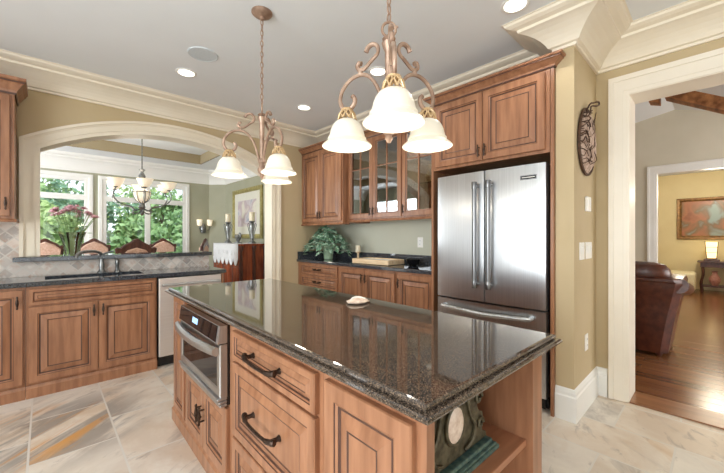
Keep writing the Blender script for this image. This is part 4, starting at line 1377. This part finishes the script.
for s in (-1, 1):
    mb.tube([(s * (x), .225 + (z - .49) * .10, z) for x, z in ((.21, .42), (.222, .8), (.24, 1.10), (.255, 1.17))], .022, 8)
mb.tube(smooth_path([(x, .225 + (z - .49) * .10, z) for x, z in crest], 3), .016, 8)
mb.tube([(.045 * math.cos(a), .215 + .075, 1.235 + .03 * math.sin(a)) for a in [2 * PI * i / 14 for i in range(14)]], .012, 6, closed=True)
br = mb.build('backrest', 'darkwood', ch, True)
pad = [(-.18, .54), (-.19, .85), (-.19, 1.08), (-.12, 1.15), (0, 1.185), (.12, 1.15), (.19, 1.08), (.19, .85), (.18, .54)]
padf = [(-.19, .52), (-.2, .85), (-.222, 1.12), (-.13, 1.195), (0, 1.245), (.13, 1.195), (.222, 1.12), (.2, .85), (.19, .52)]
mb = MB()
for pp_, off in ((padf, ((1, .202), (.94, .172))), (pad, ((1, .246), (.93, .264)))):
    mb.loft([[(x * k, yy + (z - .49) * .10, .86 + (z - .86) * k) for x, z in pp_] for k, yy in off])
mb.build('back_pad', 'peach', ch)
for (x, y, r, lab) in ((.60, 6.92, 0, 'peach backed dining chair across the table, right of the flower vase'), (1.62, 6.92, 0, 'peach backed dining chair across the table in front of right window panes'),
                       (1.72, 6.02, -PI / 2 - .55, 'dark carved dining chair at table end beside the sideboard, turned sideways'), (.0, 6.92, 0, 'peach backed dining chair across the table, left of the flower vase')):
    dup(ch, (x, y, 0), r, lab)

# sideboard, lace, ornaments
sb = thing('sideboard', 'glossy mahogany sideboard with lace cover against dining room right wall', 'sideboard', (2.52, 5.83, 0))
mb = MB(); mb.box(.02, .50, .02, 1.30, .10, 1.10); mb.build('body', 'mahog', sb)
mb = MB(); mb.box(0, .51, 0, 1.32, 1.10, 1.135, .006); mb.build('top', 'mahog', sb)
for (x, y) in ((.03, .03), (.48, .03), (.03, 1.29), (.27, .02)):
    mb = MB(); mb.lathe([(.03, 0), (.04, .04), (.03, .1), (.026, .2), (.03, .6), (.026, 1.0), (.04, 1.06), (.04, 1.1)], (x, y, 0), 14); mb.build('column', 'darkwood', sb, True)
for i in range(3):
    mb = MB(); raised(mb, .05 + i * .41, .44 + i * .41, .14, .82); o = mb.build('door', ['mahog', 'darkwood'], sb)
    o.rotation_euler = (0, 0, -PI / 2); o.location = (.02, 1.30, 0)
    mb = MB(); raised(mb, .05 + i * .41, .44 + i * .41, .86, 1.06, k=.5); o = mb.build('drawer', ['mahog', 'darkwood'], sb)
    o.rotation_euler = (0, 0, -PI / 2); o.location = (.02, 1.30, 0)
lc = thing('lace_runner', 'white scalloped lace runner draped over front of the sideboard', 'table runner', (2.52, 5.83, 1.136))
mb = MB(); mb.box(-.012, .46, .06, 1.28, 0, .005)
for i in range(6):
    y0 = .06 + i * .2; y1 = y0 + .2
    pts = [(y0 + (y1 - y0) * q / 8, -.27 - .12 * math.sin(PI * q / 8)) for q in range(9)]
    mb.loft([[(-.012 , y, z) for y, z in pts] + [(-.012, y1, .005), (-.012, y0, .005)], [(-.007, y, z) for y, z in pts] + [(-.007, y1, .005), (-.007, y0, .005)]])
    mb.tube([(-.014, y, z) for y, z in pts], .007, 6)
    mb.tube([(-.014, (y0 + y1) / 2 + .04 * math.cos(a), -.17 + .04 * math.sin(a)) for a in [2 * PI * q / 12 for q in range(12)]], .007, 5, closed=True)
mb.build('cloth', 'lace', lc)
ca_ = thing('candle_holder', 'tall silver candle holder on sideboard left of the framed print', 'candle holder', (2.70, 6.82, 1.142), 0, 'silver candle holders')
mb = MB(); mb.lathe([(.07, 0), (.07, .02), (.035, .05), (.02, .1), (.03, .2), (.055, .32), (.05, .36), (.03, .38), (.06, .40), (.055, .42)], seg=18)
for s in (0, PI / 2, PI, 3 * PI / 2):
    mb.tube(smooth_path([(.03 * math.cos(s), .03 * math.sin(s), .08), (.05 * math.cos(s), .05 * math.sin(s), .2), (.085 * math.cos(s), .085 * math.sin(s), .34), (.06 * math.cos(s), .06 * math.sin(s), .38)], 4), .008, 6)
mb.build('stand', 'pewter', ca_, True)
mb = MB(); mb.lathe([(.05, .421), (.05, .58), (.045, .585), (.01, .58)], seg=18); mb.build('candle', 'wax', ca_, True)
dup(ca_, (2.82, 5.99, 1.142), 0, 'tall silver candle holder on near sideboard end in front of framed print')
sf = thing('silver_figurine', 'low silver figurine between the two candle holders on sideboard', 'figurine', (2.74, 6.42, 1.142))
mb = MB(); mb.lathe([(.07, 0), (.07, .015), (.03, .03), (.045, .07), (.06, .11), (.04, .15), (.02, .17)], (0, 0, 0), 16)
mb.tube(smooth_path([(0, -.05, .08), (0, -.11, .12), (0, -.10, .18), (0, -.05, .19)], 4), .016, 7); mb.tube(smooth_path([(0, .05, .08), (0, .11, .1), (0, .12, .16)], 4), .016, 7)
mb.build('body', 'pewter', sf, True)
pf = thing('framed_print', 'pale gold framed soft botanical print on dining room right wall', 'picture', (DX, 7.37, 1.75), R90)
mb = MB(); mb.rect(0, 1.37, -.52, .52, [(0, 0), (0, .03), (.01, .04), (.05, .045), (.085, .03), (.09, .012)]); mb.build('frame', 'gold', pf)
mb = MB(); mb.rect(.088, 1.282, -.432, .432, [(0, .012), (0, .016), (.16, .016)]); mb.build('mat_board', 'mat', pf)
mb = MB(); mb.box(.25, 1.12, -.018, -.0165, -.27, .27); mb.build('print', 'art1', pf)
sc = thing('wall_sconce', 'iron wall sconce with small white shades beside the dining windows', 'sconce', (2.63, DY, 1.45))
mb = MB(); mb.lathe([(.05, -.1), (.06, -.05), (.06, .05), (.03, .12)], (0, -.01, 0), 12); mb.build('backplate', 'pewter', sc, True)
for s in (-1, 1):
    mb = MB(); mb.tube(smooth_path([(0, -.02, 0), (s * .06, -.08, -.05), (s * .11, -.12, .0), (s * .11, -.12, .06)], 4), .008, 6); mb.build('arm', 'pewter', sc, True)
    mb = MB(); mb.lathe([(.03, .06), (.05, .08), (.06, .2), (.055, .2), (.045, .09)], (s * .11, -.12, 0), 14); mb.build('lamp_shade', 'shade2', sc, True)

# ------------------------------------------------------------------ LIVING ROOM AND DEN
ac = thing('armchair', 'brown leather club chair seen from behind through the passage doorway', 'armchair', (4.66, .71, 0), R90)
# local x -> -Y, local y -> +X ; the back faces the viewer (y = 0)
mb = MB()
loops = []
for z, w, y0, y1 in ((.04, .35, .04, .80), (.16, .365, .02, .82), (.45, .41, .0, .84), (.68, .455, -.02, .82), (.78, .475, -.05, .78), (.83, .46, -.05, .70), (.85, .42, -.02, .5)):
    r = .06
    loops.append([(-w + r, y0, z), (w - r, y0, z), (w, y0 + r, z), (w, y1 - r, z), (w - r, y1, z), (-w + r, y1, z), (-w, y1 - r, z), (-w, y0 + r, z)])
mb.loft(loops); mb.build('frame', 'leather', ac, True)
mb = MB()
loops = []
for z, w, y0, y1 in ((.80, .36, -.02, .20), (.86, .38, -.04, .24), (.92, .37, -.04, .24), (.97, .33, -.02, .22), (.995, .24, .03, .16)):
    loops.append([(w * math.copysign(abs(math.cos(a)) ** .6, math.cos(a)), (y0 + y1) / 2 + (y1 - y0) / 2 * math.sin(a), z) for a in [2 * PI * i / 24 for i in range(24)]])
mb.loft(loops); mb.build('back_cushion', 'leather', ac, True)
for s in (-1, 1):
    mb = MB(); mb.tube([(s * .44, .0, .77), (s * .45, .3, .72), (s * .45, .8, .66)], .075, 12); mb.build('arm', 'leather', ac, True)
    for y in (.08, .74):
        mb = MB(); mb.lathe([(.02, .005), (.03, .03), (.034, .05)], (s * .28, y, 0), 10); mb.build('foot', 'darkwood', ac, True)
mb = MB(); mb.tube([(-.42, -.052, .80), (0, -.058, .80), (.42, -.052, .80)], .007, 6); mb.build('piping', 'leather', ac, True)

for i, (bx, nm) in enumerate(((6.0, 'rough timber rafter farther from passage, sloping under vaulted ceiling'), (4.75, 'rough timber rafter nearer passage, at top right corner'))):
    t = thing('ceiling_beam', nm, 'beam', (bx, RY - .02, 3.10), 0, 'timber rafters')
    mb = MB(); mb.hexa([(-.1, 0, 0), (.1, 0, 0), (.1, 0, .16), (-.1, 0, .16)], [(-.1, -2.2, -2.2 * SL), (.1, -2.2, -2.2 * SL), (.1, -2.2, .16 - 2.2 * SL), (-.1, -2.2, .16 - 2.2 * SL)])
    mb.build('timber', 'beam', t)
t = thing('beam_end', 'short dark timber bracket end under passage header at rafter foot', 'beam', (6.0, .56, 3.02))
mb = MB(); mb.loft([[(-.08, -.03, .02), (.08, -.03, .02), (.08, .08, .06), (-.08, .08, .06)], [(-.08, -.03, .12), (.08, -.03, .12), (.08, .1, .12), (-.08, .1, .12)]]); mb.build('timber', 'beam', t)

cs = thing('console_table', 'dark carved console table in yellow den under the landscape painting', 'table', (11.1, .28, 0), R90)
mb = MB(); mb.box(-.05, 1.2, -.2, .22, .67, .705, .008); mb.build('tabletop', 'darkwood', cs)
mb = MB(); mb.box(0, 1.15, -.15, .18, .12, .15, .004); mb.build('lower_shelf', 'darkwood', cs)
mb = MB(); mb.box(0, 1.15, -.16, .18, .57, .67); mb.build('apron', 'darkwood', cs)
for x in (.03, 1.12):
    for y in (-.13, .15):
        mb = MB(); mb.tube(smooth_path([(x, y, .6), (x + .015, y, .4), (x - .02, y, .2), (x, y, 0)], 4), .024, 8); mb.build('leg', 'darkwood', cs, True)
lp = thing('table_lamp', 'small glowing square lamp on dark base standing on den console', 'lamp', (11.05, .10, .706))
mb = MB(); mb.box(-.13, .13, -.13, .13, 0, .045, .01); mb.box(-.09, .09, -.09, .09, .045, .075, .006); mb.build('base', 'darkwood', lp)
mb = MB(); mb.loft([[(-a, -a, z), (a, -a, z), (a, a, z), (-a, a, z)] for a, z in ((.075, .075), (.085, .2), (.10, .44))]); mb.build('lamp_shade', 'lampglow', lp)
mb = MB()
for (x, y) in ((-1, -1), (1, -1), (1, 1), (-1, 1)): mb.tube([(x * .076, y * .076, .075), (x * .086, y * .086, .2), (x * .102, y * .102, .445)], .006, 6)
for z, a in ((.2, .0865), (.32, .094)): mb.tube([(-a, -a, z), (a, -a, z), (a, a, z), (-a, a, z)], .004, 5, closed=True)
mb.build('shade_frame', 'darkwood', lp)
ub = thing('vase', 'rust brown ceramic vase on lower shelf of the den console', 'vase', (11.1, .05, .151))
mb = MB(); mb.lathe([(.05, 0), (.09, .08), (.1, .16), (.05, .25), (.04, .3), (.06, .33)], seg=16); mb.build('body', 'terracotta', ub, True)
ot = thing('ottoman', 'cream upholstered ottoman between leather chair and den console', 'ottoman', (10.7, .62, 0), 0)
mb = MB(); mb.box(-.35, .35, -.28, .5, .06, .46, .06, 4); mb.build('cushion', 'cream', ot, True)
mb = MB()
for (x, y) in ((-.28, -.2), (.28, -.2), (-.28, .42), (.28, .42)): mb.lathe([(.025, 0), (.03, .065)], (x, y, 0), 8)
mb.build('feet', 'darkwood', ot)
pp = thing('framed_painting', 'warm landscape painting in gold frame on yellow den wall', 'picture', (11.4, .70, 1.7), R90)
mb = MB(); mb.rect(0, 1.5, -.5, .5, [(0, 0), (0, .03), (.01, .05), (.05, .045), (.085, .025), (.09, .012)]); mb.build('frame', 'goldbrown', pp)
mb = MB(); mb.box(.088, 1.412, -.02, -.012, -.412, .412); mb.build('canvas', 'art2', pp)

# ------------------------------------------------------------------ OUTDOORS
mb = MB(); mb.box(-30, 34, 8.4, 60, -.5, -.4); struct(mb.build('ground', 'lawn'))


def tree(label, x, y, h, r, m, seed, n=2600):
    t = thing('tree', label, 'tree', (x, y, -.4), 0, 'trees outside the dining windows')
    rnd = random.Random(seed)
    mb = MB(); mb.tube(smooth_path([(0, 0, 0), (.08, 0, h * .3), (-.05, .05, h * .6), (0, 0, h * .85)], 4), [.2 - .013 * i for i in range(13)], 8); mb.build('trunk', 'bark', t, True)
    mb = MB()
    cl = []
    for k in range(34):
        a = rnd.uniform(0, 2 * PI); zz = rnd.uniform(.1, 1)
        w = r * math.sin(PI * min(.95, zz * .75 + .2)) * rnd.uniform(.4, 1)
        cl.append((Vector((w * math.cos(a), w * math.sin(a), h * zz)), rnd.uniform(.35, .7) * r * .5))
    for k in range(n):
        c, q = rnd.choice(cl)
        d = Vector((rnd.gauss(0, 1), rnd.gauss(0, 1), rnd.gauss(0, .8)))
        p_ = c + d.normalized() * q * rnd.uniform(.6, 1)
        s = rnd.uniform(.08, .16)
        ax = Vector((rnd.gauss(0, 1), rnd.gauss(0, 1), rnd.gauss(0, 1))).normalized(); sd = ax.orthogonal().normalized()
        mb.f([mb.v(v) for v in (p_ - ax * s, p_ + sd * s * .6, p_ + ax * s, p_ - sd * s * .6)])
    mb.build('foliage', m, t, normals=False)
    return t


for i, (x, y, h, r, m, lab) in enumerate(((-2.6, 14.5, 3.6, 2.0, 'tree2', 'blue green tree outside seen in left window pane'), (-.2, 14.0, 2.5, 1.6, 'tree3', 'light yellow green shrub tree outside behind the flower vase'),
                                         (1.2, 16.5, 3.5, 2.1, 'tree2', 'blue green tree outside behind left pane of second window'), (3.6, 16.0, 3.2, 2.0, 'tree1', 'mid green tree outside behind right pane of second window'),
                                         (6.2, 18.0, 3.8, 2.3, 'tree2', 'blue green tree farthest right outside the dining windows'), (-.6, 19.5, 4.6, 2.6, 'tree1', 'tall mid green tree farther back outside left window'),
                                         (4.2, 21.5, 4.4, 2.8, 'tree3', 'tall light green tree farther back outside second window'), (2.2, 13.0, 2.0, 1.3, 'tree1', 'low round green bush nearest outside second window'))):
    tree(lab, x, y, h, r, m, 20 + i)
